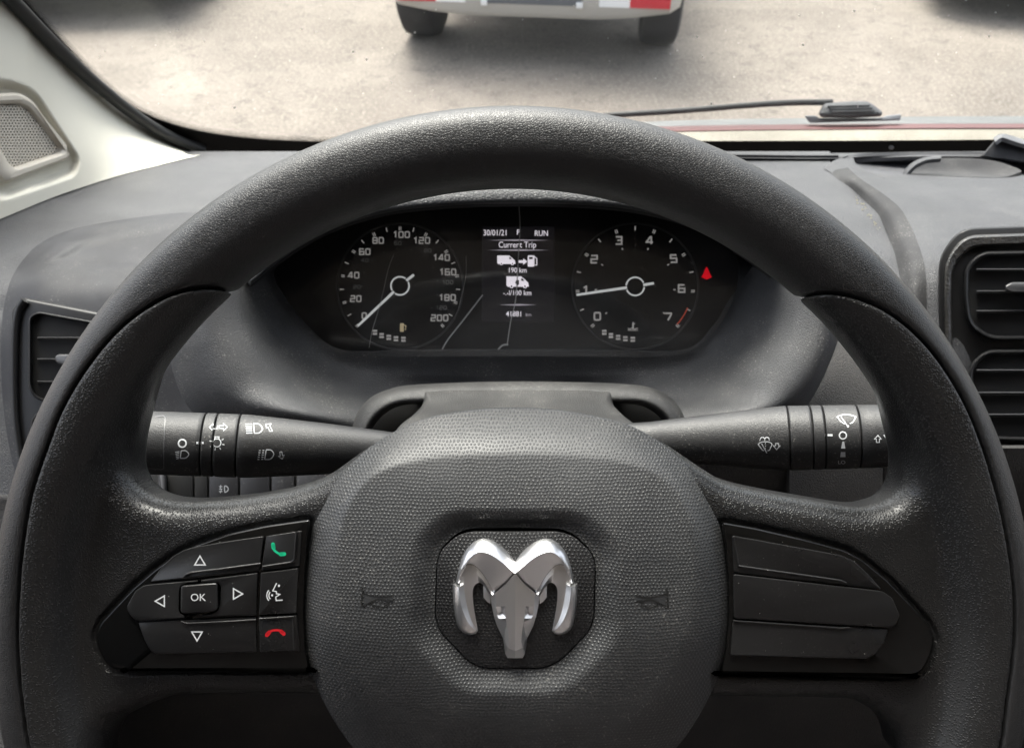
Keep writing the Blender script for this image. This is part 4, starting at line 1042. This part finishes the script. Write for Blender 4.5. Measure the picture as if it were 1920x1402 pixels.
# clear lens and the creases of a film stuck to it
plate('lens', crl(OUT, 90, True), cm, .0045, .0062, (1, .0006), MAT['lens'], cl)
for pts, wd in (([(905, 553), (868, 601), (841, 635), (829, 655)], 2.6), ([(973, 384), (975, 425), (972, 480), (967, 560), (958, 600), (951, 646)], 1.9), ([(953, 646), (943, 647), (934, 655)], 3.2), ([(738, 478), (728, 505), (719, 545), (710, 580), (698, 620), (692, 652)], .8), ([(860, 578), (873, 520), (874, 480)], .7)):
    fk = Ink(); fk.stroke(cr(pts, 30), wd, step=None); fk.flat('film_crease', cm, .0066, plain('film', (.26, .26, .26), .4), cl)

# ------------------------------------------------------------------ steering wheel
WU, WV = 961.5, 1162.0
WX0, WY0 = (WU - CX) * D / F, (CY - WV) * D / F
sw_root = empty('steering_wheel', P(WU, WV, D), ROT, 'black leather steering wheel with a silver horned sheep head emblem on its hub', 'steering wheel')
def W(u, v, z):
    k = (D - z) / F
    return ((u - CX) * k - WX0, (CY - v) * k - WY0, z)
def W2(pts, z): return np.array([W(u, v, z)[:2] for u, v in pts])

def surface_nets(f, org, h):
    s = f < 0
    nx, ny, nz = f.shape
    c = np.zeros((nx - 1, ny - 1, nz - 1), np.int8)
    for i in (0, 1):
        for j in (0, 1):
            for k in (0, 1): c += s[i:nx - 1 + i, j:ny - 1 + j, k:nz - 1 + k]
    act = (c > 0) & (c < 8); idx = np.argwhere(act); N = len(idx)
    vid = np.full(act.shape, -1, np.int32); vid[act] = np.arange(N)
    pos = np.zeros((N, 3)); cnt = np.zeros(N)
    cor = [(i, j, k) for i in (0, 1) for j in (0, 1) for k in (0, 1)]
    ed_ = [(a, b) for a in cor for b in cor if sum(abs(x - y) for x, y in zip(a, b)) == 1 and a < b]
    for a, b in ed_:
        fa = f[idx[:, 0] + a[0], idx[:, 1] + a[1], idx[:, 2] + a[2]]; fb = f[idx[:, 0] + b[0], idx[:, 1] + b[1], idx[:, 2] + b[2]]
        m = (fa < 0) != (fb < 0); t = np.where(m, fa / np.where(fa == fb, 1, fa - fb), 0)
        pos += m[:, None] * (np.array(a) + t[:, None] * (np.array(b) - np.array(a))); cnt += m
    V = (idx + pos / cnt[:, None]) * h + np.array(org)
    quads = []
    for ax in range(3):
        o1, o2 = [(1, 2), (2, 0), (0, 1)][ax]
        sl0 = [slice(1, -1)] * 3; sl0[ax] = slice(0, -1); sl1 = list(sl0); sl1[ax] = slice(1, None)
        ch = s[tuple(sl0)] != s[tuple(sl1)]; e = np.argwhere(ch)
        off = np.ones(3, int); off[ax] = 0; e = e + off
        flip = s[e[:, 0], e[:, 1], e[:, 2]]
        def cell(d1, d2):
            q = e.copy(); q[:, o1] -= d1; q[:, o2] -= d2; return vid[q[:, 0], q[:, 1], q[:, 2]]
        Q = np.stack([cell(1, 1), cell(0, 1), cell(0, 0), cell(1, 0)], 1)
        Q = np.where(flip[:, None], Q, Q[:, ::-1]); quads.append(Q)
    Q = np.vstack(quads); Q = Q[(Q >= 0).all(1)]
    return V, Q
def smin(a, b, k):
    hh = np.clip(.5 + .5 * (b - a) / k, 0, 1); return b + (a - b) * hh - k * hh * (1 - hh)
def smax(a, b, k): return -smin(-a, -b, k)
H = .0010
xs = np.arange(-.206, .207, H); ys = np.arange(-.206, .207, H); zs = np.arange(-.032, .024, H)
X2, Y2 = np.meshgrid(xs, ys, indexing='ij')
R2 = np.hypot(X2, Y2).astype(np.float32)
R0, HW, HZ, PW = .1816, .0148, .0165, 2.4
dr = (R2 - R0) / HW
torus = ((np.abs(dr)[:, :, None] ** PW + (np.abs(zs) / HZ)[None, None, :] ** PW) ** (1 / PW) - 1).astype(np.float32) * np.float32(HW)
# where the plastic insert takes over from the leather (seam line), traced on the front of the rim
SEAML = [(446, 548), (416, 539), (379, 540), (332, 553), (285, 579), (241, 613), (201, 656), (161, 711), (127, 772), (104, 832), (84, 889), (70, 940), (55, 1040), (48, 1150), (50, 1240), (58, 1320), (72, 1402), (110, 1520), (170, 1640)]
SEAMR = [(1498, 560), (1535, 549), (1582, 555), (1642, 580), (1699, 622), (1749, 678), (1796, 755), (1830, 839), (1850, 906), (1864, 960), (1880, 1049), (1887, 1133), (1884, 1217), (1873, 1301), (1858, 1402), (1820, 1520), (1755, 1640)]
zf = .011
sl_ = W2(cr(SEAML, 90), zf); sr_ = W2(cr(SEAMR, 90), zf)
inn = np.array([(.02, -.12), (.02, .06), (-.02, .06), (-.02, -.12)])
regL = np.vstack([sl_, [(-.10, -.125), (.0, -.11), (.0, .07), (-.075, .10)]]); regR = np.vstack([sr_, [(.10, -.125), (.0, -.11), (.0, .07), (.085, .10)]])
dregL = poly_sdf(regL, X2, Y2).astype(np.float32); dregR = poly_sdf(regR, X2, Y2).astype(np.float32)
# spokes (outlines as seen, on the mid surface)
zs_ = -.006
SPL = [(286, 680), (274, 725), (262, 774), (252, 815), (247, 850), (248, 882), (260, 908), (284, 927), (318, 938), (360, 941), (420, 937), (480, 930), (540, 919), (590, 903), (625, 886), (655, 864), (690, 838), (740, 815), (960, 880), (960, 1260), (600, 1299), (560, 1297), (420, 1296), (335, 1298), (285, 1315), (240, 1338), (215, 1358), (200, 1385), (192, 1420), (110, 1420), (85, 1150), (120, 950), (190, 800), (270, 690)]
SPR = [(1655, 690), (1666, 730), (1679, 788), (1688, 829), (1693, 855), (1692, 889), (1683, 918), (1660, 939), (1617, 950), (1582, 947), (1538, 939), (1460, 926), (1395, 913), (1351, 900), (1317, 879), (1278, 853), (1240, 826), (1200, 815), (960, 880), (960, 1260), (1340, 1302), (1515, 1303), (1598, 1308), (1635, 1328), (1662, 1355), (1675, 1380), (1684, 1420), (1800, 1420), (1835, 1150), (1805, 950), (1735, 800), (1650, 690)]
def spoke(pts, sgn):
    p = W2(rnd(pts, 14, 4), zs_); d2 = poly_sdf(p, X2, Y2).astype(np.float32)[:, :, None]
    r = np.float32(.0105); zt = np.float32(.0035); zb = np.float32(-.026); zc, hz = (zt + zb) / 2, (zt - zb) / 2
    qx = np.maximum(d2 + r, 0); qz = np.maximum(np.abs(zs[None, None, :].astype(np.float32) - zc) - hz + r, 0)
    return (np.sqrt(qx * qx + qz * qz) + np.minimum(np.maximum(d2 + r, np.abs(zs[None, None, :] - zc) - hz + r), 0) - r).astype(np.float32)
PNL = [(574, 1215), (571, 1150), (573, 1080), (577, 1015), (583, 972), (500, 984), (430, 999), (360, 1023), (318, 1046), (290, 1066), (250, 1100), (210, 1142), (186, 1168), (178, 1190), (183, 1215), (198, 1244), (212, 1254), (240, 1257), (581, 1256)]
PNR = [(1352, 977), (1414, 988), (1515, 1011), (1582, 1029), (1615, 1046), (1665, 1086), (1716, 1140), (1744, 1172), (1753, 1197), (1748, 1222), (1739, 1244), (1728, 1260), (1708, 1267), (1350, 1262), (1359, 1215), (1364, 1150), (1363, 1080), (1359, 1020)]
GAP = np.float32(.0004)
def nets(f):
    return surface_nets(f, (xs[0], ys[0], zs[0]), H)
leather = smax(torus, (GAP - dregL)[:, :, None], .0015); leather = smax(leather, (GAP - dregR)[:, :, None], .0015)
leather = np.minimum(leather, torus + np.float32(.0026))
V, Q = nets(leather); mk('rim', V, Q, MAT['leather'], sw_root, local=True, sharp=None, fixn=False); del leather
for reg, pts, sg in ((dregL, SPL, -1), (dregR, SPR, 1)):
    body = smin(torus, spoke(pts, sg), np.float32(.007))
    body = smax(body, (reg + GAP)[:, :, None], .0016)
    pk = poly_sdf(W2(rnd(PNL if sg < 0 else PNR, 8, 4), .003), X2, Y2).astype(np.float32)[:, :, None] - np.float32(.0012)
    body = smax(body, -np.maximum(pk, np.float32(.0020) - zs[None, None, :].astype(np.float32)), np.float32(.0016))
    half = (-sg * X2).astype(np.float32)[:, :, None] + np.float32(.03)
    body = np.maximum(body, half)
    V, Q = nets(body); mk('grip_and_spoke', V, Q, MAT['insert'], sw_root, local=True, sharp=None, fixn=False)
del torus
# hub boss behind the cover
V, f = [], []; n = 60
for z, r in ((-.10, .030), (-.06, .036), (-.03, .050), (-.018, .052)):
    for k in range(n): a = 2 * math.pi * k / n; V.append((r * 1.25 * math.cos(a), r * math.sin(a) - .005, z))
mk('hub_boss', V, grid_faces(4, n, wrap=True) + [tuple(range(3 * n, 4 * n))], MAT['black'], sw_root, local=True)

# --- airbag cover: rings from the outline to the emblem recess
OUTL = [(966, 768), (880, 772), (800, 785), (745, 806), (700, 832), (660, 865), (625, 907), (598, 955), (581, 1010), (574, 1080), (571, 1150), (575, 1220), (590, 1275), (612, 1325), (645, 1378), (690, 1430), (760, 1480), (860, 1515), (966, 1525)]
OUTR = [(1052, 772), (1130, 785), (1187, 800), (1235, 826), (1276, 858), (1311, 900), (1338, 950), (1355, 1005), (1363, 1080), (1366, 1150), (1360, 1215), (1343, 1275), (1318, 1328), (1285, 1380), (1240, 1430), (1172, 1480), (1072, 1515)]
CRL = [(966, 862), (850, 866), (760, 876), (705, 893), (668, 925), (645, 975), (638, 1040), (641, 1110), (652, 1180), (675, 1240), (712, 1300), (765, 1352), (840, 1400), (966, 1425)]
CRR = [(1092, 1400), (1165, 1352), (1215, 1300), (1252, 1240), (1280, 1180), (1294, 1110), (1297, 1040), (1290, 975), (1266, 925), (1229, 893), (1172, 876), (1082, 866)]
EC = np.array(W(967, 1122, .014))[:2]
def polar(pts, z, n=360):
    q = cr(W2(pts, z), 900, True) - EC; a = np.arctan2(q[:, 1], q[:, 0]); r = np.hypot(q[:, 0], q[:, 1]); o = np.argsort(a); a, r = a[o], r[o]
    th = np.linspace(-math.pi, math.pi, n, endpoint=False)
    rr_ = np.interp(th, np.concatenate([a - 2 * math.pi, a, a + 2 * math.pi]), np.concatenate([r, r, r]))
    k = np.exp(-np.linspace(-2, 2, 9) ** 2); k /= k.sum(); rr_ = np.convolve(np.concatenate([rr_[-4:], rr_, rr_[:4]]), k, 'valid')
    return th, rr_
NT = 360
th, ro_ = polar(OUTL + OUTR[::-1], .0045, NT); _, rc_ = polar(CRL + CRR, .016, NT)
def E(x, y): return (780 + x / 4.381, 960 + y / 4.381)
PL = [E(x, y) for x, y in ((450, 150), (1180, 150), (1300, 190), (1440, 320), (1478, 420), (1466, 880), (1420, 985), (1190, 1220), (1050, 1285), (560, 1285), (440, 1240), (200, 990), (155, 870), (168, 410), (205, 300), (340, 180))]
PLr = rnd(PL, 14, 5)
_, rp_ = polar(PLr, .014, NT)
V = []; rads = []
ts = [0, .02, .06, .12, .2, .3, .4, .5, .6, .7, .8, .88, .94, 1.0]
prof = []
for t in ts: prof.append(('o', t))
ZC = .0155
def zo(t): return .0045 + (ZC - .0045) * (1 - (1 - t) ** 1.5) 
levels = []
for t in ts: levels.append((lambda i, t=t: (ro_[i] * (1 - t) + rc_[i] * t), zo(t)))
dish = 1.34
for s_ in np.linspace(.04, 1, 24):
    def rad(i, s_=s_): return rc_[i] * (1 - s_) + rp_[i] * dish * s_
    levels.append((rad, ZC + .0022 * math.sin(s_ * math.pi / 2)))
zt_ = ZC + .0022; ZP = zt_ - .0038
for s_ in np.linspace(.06, 1, 16):
    def rad(i, s_=s_): return rp_[i] * (dish * (1 - s_) + 1.005 * s_)
    levels.append((rad, zt_ + (ZP - zt_) * (s_ * s_ * (3 - 2 * s_))))
levels.append((lambda i: rp_[i] * 1.0, ZP - .0006)); levels.append((lambda i: rp_[i] * .998, ZP - .003))
zz = np.array([z for _, z in levels]); kk = len(ts)
zsm = zz.copy()
for it in range(1):
    zsm[1:-3] = .25 * zsm[:-4] + .5 * zsm[1:-3] + .25 * zsm[2:-2]
def domez(y): return -.0115 * ((y - EC[1] + .012) / .075) ** 2      # the cover is bowed from top to bottom
lv_all = []
V.append  # (rings outermost first)
V = [(EC[0] + ro_[i] * .995 * math.cos(th[i]), EC[1] + ro_[i] * .995 * math.sin(th[i]), -.024) for i in range(NT)]
for (rf_, _), z in zip(levels, zsm):
    for i in range(NT):
        r = rf_(i); V.append((EC[0] + r * math.cos(th[i]), EC[1] + r * math.sin(th[i]), z - .013 * max(0, math.sin(th[i])) ** 2 * max(0, 1 - max(0, z - .0045) / .011) + (domez(EC[1] + r * math.sin(th[i])) - domez(EC[1]) if True else 0) * min(1, max(0, (z - .0045) / .011))))
cover = mk('airbag_cover', V, grid_faces(len(levels) + 1, NT, wrap=True), MAT['hub'], sw_root, local=True, sharp=60)
mkp = lambda u, v, z: W(u, v, z)
eplate = plate('emblem_plate', inset(PLr, 1.7), mkp, ZP - .003, ZP + .0004, (1.4, .0006), MAT['hubdark'], cover)

# --- horned head emblem
em_root = eplate
ZE = ZP + .0004
def EV(x, y, z): return W(*E(x, y), ZE + z * .0014)
AX = 814.0
def mir(p): return [(2 * AX - q[0],) + tuple(q[1:]) for q in p]
def strip(rails, n, side, name, mat, close_back=True):
    """rails: lists of (x, y, z mm); lofted, with a skirt down to the plate"""
    R = [cr(r, n) for r in rails]
    R = [np.column_stack([R[0][:, :2] , np.full(n, -.3)])] + R + [np.column_stack([R[-1][:, :2], np.full(n, -.3)])]
    V = []
    for r in R:
        for x, y, z in r:
            if side > 0: x = 2 * AX - x
            V.append(EV(x, y, z))
    f = grid_faces(len(R), n); m = len(R)
    f += [tuple(i * n for i in range(m)), tuple(i * n + n - 1 for i in range(m))[::-1]]
    return mk(name, V, f, mat, parent=cover, local=True, sharp=48)
for side in (-1, 1):
    o_ = [(815, 408, .9), (770, 345, 1.0), (715, 290, 1.0), (650, 243, 1.0), (585, 219, 1.0), (525, 221, 1.0), (465, 252, 1.0), (415, 305, 1.0), (380, 370, 1.0), (355, 450, 1.0), (338, 520, 1.0), (330, 583, .9)]
    b_ = [(813, 470, 2.4), (778, 415, 2.6), (728, 350, 2.7), (664, 290, 2.7), (598, 254, 2.7), (540, 247, 2.7), (487, 272, 2.6), (444, 318, 2.5), (408, 378, 2.4), (378, 450, 2.2), (358, 520, 2.0), (345, 583, 1.6)]
    m1 = [(818, 505, 3.0), (765, 460, 4.0), (705, 410, 4.4), (645, 365, 4.5), (585, 335, 4.4), (530, 325, 4.2), (485, 340, 3.8), (448, 370, 3.0), (414, 412, 2.7), (388, 465, 2.3), (366, 520, 1.9), (352, 583, 1.5)]
    m2 = [(758, 612, 2.4), (718, 564, 3.2), (670, 510, 3.4), (620, 460, 3.3), (570, 420, 3.1), (520, 390, 2.9), (480, 385, 2.7), (448, 398, 2.5), (418, 428, 2.2), (392, 475, 1.9), (370, 525, 1.6), (356, 583, 1.3)]
    l_ = [(660, 684, 1.6), (625, 632, 2.1), (600, 585, 2.1), (570, 535, 2.0), (535, 487, 1.9), (500, 450, 1.8), (465, 430, 1.7), (432, 427, 1.6), (405, 440, 1.5), (380, 478, 1.4), (364, 525, 1.2), (352, 575, 1.0)]
    strip([o_, b_, m1, m2, l_], 60, side, 'emblem_horn', MAT['chrome'])
    l2 = [(655, 680, 1.3), (625, 634, 1.8), (600, 588, 1.9), (570, 538, 1.9), (535, 490, 1.8), (500, 453, 1.7), (465, 433, 1.6), (432, 430, 1.5), (405, 443, 1.5), (382, 480, 1.5), (366, 525, 1.5), (360, 590, 1.5), (366, 680, 1.5), (385, 790, 1.4), (420, 870, 1.3), (470, 940, 1.2)]
    mi = [(625, 676, 1.8), (612, 655, 2.0), (592, 622, 2.2), (565, 580, 2.3), (535, 540, 2.3), (505, 515, 2.3), (478, 505, 2.3), (452, 515, 2.2), (432, 540, 2.1), (420, 575, 2.0), (414, 620, 1.9), (412, 670, 1.8), (420, 740, 1.7), (435, 810, 1.6), (458, 880, 1.5), (490, 950, 1.2)]
    ii = [(610, 690, .9), (600, 672, 1.0), (583, 645, 1.1), (565, 612, 1.1), (543, 588, 1.1), (520, 578, 1.1), (498, 585, 1.1), (480, 602, 1.1), (469, 630, 1.1), (466, 665, 1.1), (467, 705, 1.1), (471, 745, 1.1), (478, 800, 1.0), (488, 855, 1.0), (498, 910, .9), (508, 965, .8)]
    strip([l2, mi, ii], 60, side, 'emblem_horn', MAT['chrome'])
    # pointed blade at the end of the horn
    t0 = [(303, 585, .8), (303, 640, .9), (306, 720, 1.0), (314, 800, 1.0), (328, 880, 1.0), (348, 948, .9), (395, 992, .8), (450, 1006, .7), (490, 1000, .6)]
    t1 = [(318, 605, 2.2), (318, 660, 2.4), (322, 730, 2.5), (334, 805, 2.5), (355, 880, 2.4), (385, 935, 2.2), (425, 975, 1.8), (465, 992, 1.4), (500, 985, .9)]
    t2 = [(352, 615, 2.9), (358, 670, 3.1), (366, 735, 3.2), (382, 800, 3.1), (405, 860, 2.9), (432, 910, 2.6), (462, 945, 2.1), (488, 968, 1.6), (506, 976, 1.0)]
    t3 = [(392, 592, 2.2), (398, 650, 2.2), (408, 715, 2.2), (420, 775, 2.1), (436, 835, 2.0), (456, 890, 1.8), (478, 930, 1.5), (496, 956, 1.2), (510, 968, .8)]
    strip([t0, t1, t2, t3], 40, side, 'emblem_horn_tip', MAT['chrome'])
    # ear
    ear = [(552, 598, 1.0), (575, 625, 1.6), (612, 692, 1.6), (612, 752, 1.2), (585, 735, 1.0), (555, 700, .9)]
    if side > 0: ear = mir(ear)
    V = [EV(*q) for q in ear] + [EV(q[0], q[1], -.3) for q in ear]; k = len(ear)
    mk('emblem_ear', V, [tuple(range(k))] + [(i, (i + 1) % k, k + (i + 1) % k, k + i) for i in range(k)], MAT['chrome'], cover, local=True, smooth=False)
# faceted face
hv = {'A': (AX, 496, 3.5), 'B': (642, 668, 2.7), 'C': (735, 590, 3.45), 'D': (656, 700, 2.9), 'E': (655, 775, 2.4), 'F': (700, 772, 2.7), 'G': (732, 770, 3.75), 'H': (738, 870, 3.55), 'I': (705, 820, 1.3), 'J': (668, 845, 1.5),
      'K': (610, 690, 1.0), 'L': (620, 755, 1.0), 'M': (640, 850, 1.0), 'N': (664, 930, 1.0), 'O': (715, 1035, 1.0), 'Q': (732, 1160, .9), 'R': (752, 1196, .9), 'S': (680, 872, 2.0), 'T': (748, 900, 3.1), 'U': (720, 1030, 1.5),
      'X': (765, 1065, 3.4), 'Y': (752, 1112, 2.9), 'Z': (AX, 1138, 3.5), 'a': (AX, 1198, 1.2), 'b': (AX, 660, 4.0), 'c': (AX, 880, 4.3), 'd': (AX, 1060, 3.95), 'e': (756, 1140, 2.0), 'g': (752, 780, 3.95), 'h': (757, 980, 3.7)}
fc = ['ACb', 'CBDb', 'DEFGb', 'bGgc', 'gHc', 'GHg', 'GFI', 'GIH', 'FEJI', 'IJSH', 'HSTh', 'HhcC'.replace('C', ''), 'Thh'.replace('hh', 'h') + 'X', 'hXdc', 'SUT', 'TUX', 'XUY', 'XYZd', 'YeZ', 'eRaZ', 'YQRe', 'UQY', 'UOQ', 'SNOU', 'JMNS', 'ELMJ', 'DKLE', 'BKD']
names = list(hv); V = []; f = []
for s_ in (0, 1):
    b = len(V)
    for k in names:
        x, y, z = hv[k]; V.append(EV(2 * AX - x if s_ else x, y, z))
    for q in fc:
        idq = [b + names.index(ch) for ch in dict.fromkeys(q)]
        if len(idq) >= 3: f.append(tuple(idq))
    rim_ = 'BKLMNOQRa'; base = len(V)
    for k in rim_:
        x, y, z = hv[k]; V.append(EV(2 * AX - x if s_ else x, y, -.3))
    for i in range(len(rim_) - 1):
        f.append((b + names.index(rim_[i]), b + names.index(rim_[i + 1]), base + i + 1, base + i))
V, f = np.array(V), f
# weld the two halves on the axis
key = {}; remap = []
newV = []
for p in V:
    k = tuple(np.round(p, 7))
    if k not in key: key[k] = len(newV); newV.append(p)
    remap.append(key[k])
f2 = []
for q in f:
    z_ = list(dict.fromkeys(remap[i] for i in q))
    if len(z_) >= 3: f2.append(tuple(z_))
mk('emblem_face', newV, f2, MAT['chrome'], cover, local=True, sharp=13)
# --- horn marks: shade of the pressed relief painted as dark flat strokes
MAT['mark'] = plain('mark shade', (.010, .010, .010), .5); MAT['markface'] = plain('smooth mark face', (.034, .035, .037), .45)
for sx, ox, oy in ((1, 0, 0), (-1, 0, 0)):
    hm = Ink()
    def Hh(x, y): 
        u, v = 640 + x / 13.714, 1080 + y / 13.714
        return (u, v) if sx > 0 else (1930 - u, v + 1)
    hf = Ink(); hf.fill(np.vstack([cr([Hh(575, 445), Hh(800, 512), Hh(1100, 542), Hh(1335, 495)], 10), [Hh(1330, 640), Hh(1230, 640)], circ(Hh(990, 690), 17, 10, 10, 170, 8) , [Hh(700, 690), Hh(575, 750)]]))
    hf.onto('horn_mark_face', [cover], MAT['markface'], cover, off=.00012)
    hm.stroke([Hh(540, 290), (Hh(515, 790))], 3.2)
    hm.stroke(cr([Hh(560, 430), Hh(800, 500), Hh(1100, 530), Hh(1340, 480)], 12), 2.0)
    hm.stroke([Hh(560, 760), Hh(700, 690), Hh(790, 640)], 2.0)
    hm.stroke(circ(Hh(990, 690), 15.5, 24, 0, 360, 7.5), 2.2)
    hm.stroke([Hh(1180, 590), Hh(1330, 640)], 1.8)
    hm.onto('horn_mark', [cover], MAT['mark'], cover, off=.00025)

# --- switch panels on the spokes
ZPN = .0035
def B(p): return [(220 + x / 4.674, 960 + y / 4.674) for x, y in p]
def G(p): return [(1280 + x / 2.983, 932 + y / 2.983) for x, y in p]
pl = plate('control_panel', crl(rnd(PNL, 8, 4), 160, True), W, ZPN - .004, ZPN + .0040, (5, .0026), MAT['piano'], sw_root, steps=5)
pr_ = plate('control_panel', crl(rnd(PNR, 8, 4), 160, True), W, ZPN - .004, ZPN + .0040, (5, .0026), MAT['piano'], sw_root, steps=5)
pl['label'] = 'gloss black control panel with arrow, OK and phone buttons'; pr_['label'] = 'gloss black control panel with three blank buttons'
ZB0, ZB1 = ZPN + .0030, ZPN + .0052
LB = {
 'up': ([(1286, 208), (950, 256), (700, 299), (590, 327), (490, 384), (400, 469), (290, 608), (570, 588), (708, 575), (1246, 508)], 14),
 'left': ([(158, 690), (228, 642), (300, 630), (704, 594), (704, 611), (600, 620), (560, 640), (545, 680), (540, 850), (550, 885), (590, 903), (590, 926), (200, 950), (158, 948), (115, 900), (88, 855), (88, 815)], 12),
 'right': ([(735, 592), (1232, 530), (1217, 904), (732, 912), (732, 898), (820, 893), (885, 858), (902, 800), (907, 650), (887, 620), (850, 610), (735, 612)], 10),
 'ok': ([(556, 640), (880, 614), (888, 858), (800, 882), (580, 888), (553, 868)], 34),
 'down': ([(183, 962), (560, 946), (1216, 916), (1222, 1224), (340, 1240), (295, 1212), (248, 1140), (212, 1050)], 14),
 'call': ([(1306, 208), (1618, 160), (1600, 470), (1262, 512)], 12),
 'voice': ([(1258, 528), (1588, 488), (1572, 884), (1243, 898)], 8),
 'hang': ([(1240, 912), (1574, 896), (1600, 1216), (1250, 1222)], 10)}
LBo = []
for k, (p, r) in LB.items():
    z1 = ZB1 + (.0016 if k == 'ok' else (.0006 if k in ('left', 'right', 'voice') else 0))
    LBo.append(plate('button', rnd(B(p), r / 4.674, 5), W, ZB0, z1, (2.6 if k == 'ok' else 1.3, .0016 if k == 'ok' else .0009), MAT['button'], pl))
# raised ridges along the up / down / call buttons
def ridge(pts, wd, parent, z=ZB1, hgt=.0007):
    q = np.array(pts); V, f = ribbon(q, wd, False, 3); n = len(V) // 2; mid = (V[:n] + V[n:]) / 2
    X = [W(u, v, z - .0001) for u, v in V[:n]] + [W(u, v, z + hgt) for u, v in mid] + [W(u, v, z - .0001) for u, v in V[n:]]
    return mk('button_ridge', X, grid_faces(3, n), MAT['button'], parent, local=True, sharp=None)
ridge(B([(572, 580), (600, 548), (645, 530), (900, 500), (1256, 452)]), 5.5, pl, hgt=.0009)
ridge(B([(560, 955), (600, 975), (900, 962), (1216, 942)]), 4.5, pl)
ridge(B([(1275, 478), (1520, 440), (1550, 420), (1572, 170)]), 5, pl, hgt=.0009); ridge(B([(1246, 935), (1540, 915), (1552, 1205)]), 5, pl)
RB = [[(275, 212), (880, 322), (960, 357), (1040, 432), (1112, 515), (285, 418)], [(283, 428), (1116, 524), (1172, 562), (1214, 660), (1190, 718), (1160, 728), (285, 676)], [(281, 690), (1150, 736), (1122, 820), (1082, 874), (1030, 902), (265, 884)]]
for i, p in enumerate(RB):
    plate('button', rnd(G(p), 5, 5), W, ZB0, ZB1 + (.0007 if i == 1 else 0), (1.3, .0009), MAT['button'], pr_)
ridge(G([(282, 225), (312, 385), (500, 412), (700, 440), (880, 466), (915, 480)]), 5.5, pr_, hgt=.0009)
ridge(G([(285, 690), (600, 712), (890, 732), (930, 728)]), 4.5, pr_)
ik = Ink()
def tri(cx, cy, a, s=46, h=78):
    p = np.array([(0, -h / 2), (s, h / 2), (-s, h / 2)]); R = np.array([[math.cos(a), -math.sin(a)], [math.sin(a), math.cos(a)]])
    ik.stroke(B((p @ R.T + np.array([cx, cy])).tolist()), 2.3, True)
tri(724, 422, 0); tri(698, 1086, math.pi); tri(372, 778, -math.pi / 2, 46, 80); tri(1058, 714, math.pi / 2, 46, 80)
ik.add(*letters('OK', 19.5, B([(708, 748)])[0], sx=1.02))
ik.stroke(B([(1396, 620), (1362, 688), (1394, 694), (1394, 712), (1426, 718), (1388, 742), (1392, 772), (1448, 768)]), 2.0)
ik.disc(B([(1416, 642)])[0], 2.2); ik.disc(B([(1356, 726)])[0], 1.9)
for r in (34, 52): ik.stroke(circ(B([(1362, 728)])[0], r / 4.674, 10, 130, 230, r / 4.674 * 1.15), 1.9)
ik.onto('button_symbols', LBo, MAT['white'], pl, off=.00012)
def phone(pts, wd, mat, nm):
    k = Ink(); q = cr(B(pts), 22); k.stroke(q, wd, step=None)
    for e, d_ in ((q[0], q[1] - q[0]), (q[-1], q[-2] - q[-1])):
        d_ = d_ / np.linalg.norm(d_); k.stroke([e - d_ * 2.6, e + d_ * 4.6], wd * 1.75, step=None); k.disc(e + d_ * 4.4, wd * .85); k.disc(e - d_ * 2.4, wd * .85)
    k.onto(nm, LBo, mat, pl, off=.00012)
phone([(1366, 292), (1372, 326), (1400, 352), (1432, 366), (1452, 366)], 4.2, MAT['green'], 'call_symbol')
phone([(1318, 1066), (1342, 1042), (1384, 1032), (1426, 1036), (1450, 1056)], 4.2, MAT['red'], 'hang_up_symbol')
# dust specks lying on the buttons
V, f = [], []
rs = random.Random(11); dk = Ink()
for i in range(44):
    if i < 22: c = B([(rs.uniform(200, 1560), rs.uniform(230, 1220))])[0]
    else: c = G([(rs.uniform(300, 1130), rs.uniform(240, 890))])[0]
    dk.disc(c, rs.choice([.3, .35, .4, .5, .7]), 6)
dk.onto('dust', LBo + [o for o in pr_.children if o in GEO] + [pl, pr_], plain('white dust', (.55, .55, .52), .9), pl, off=.0001)['kind'] = 'stuff'
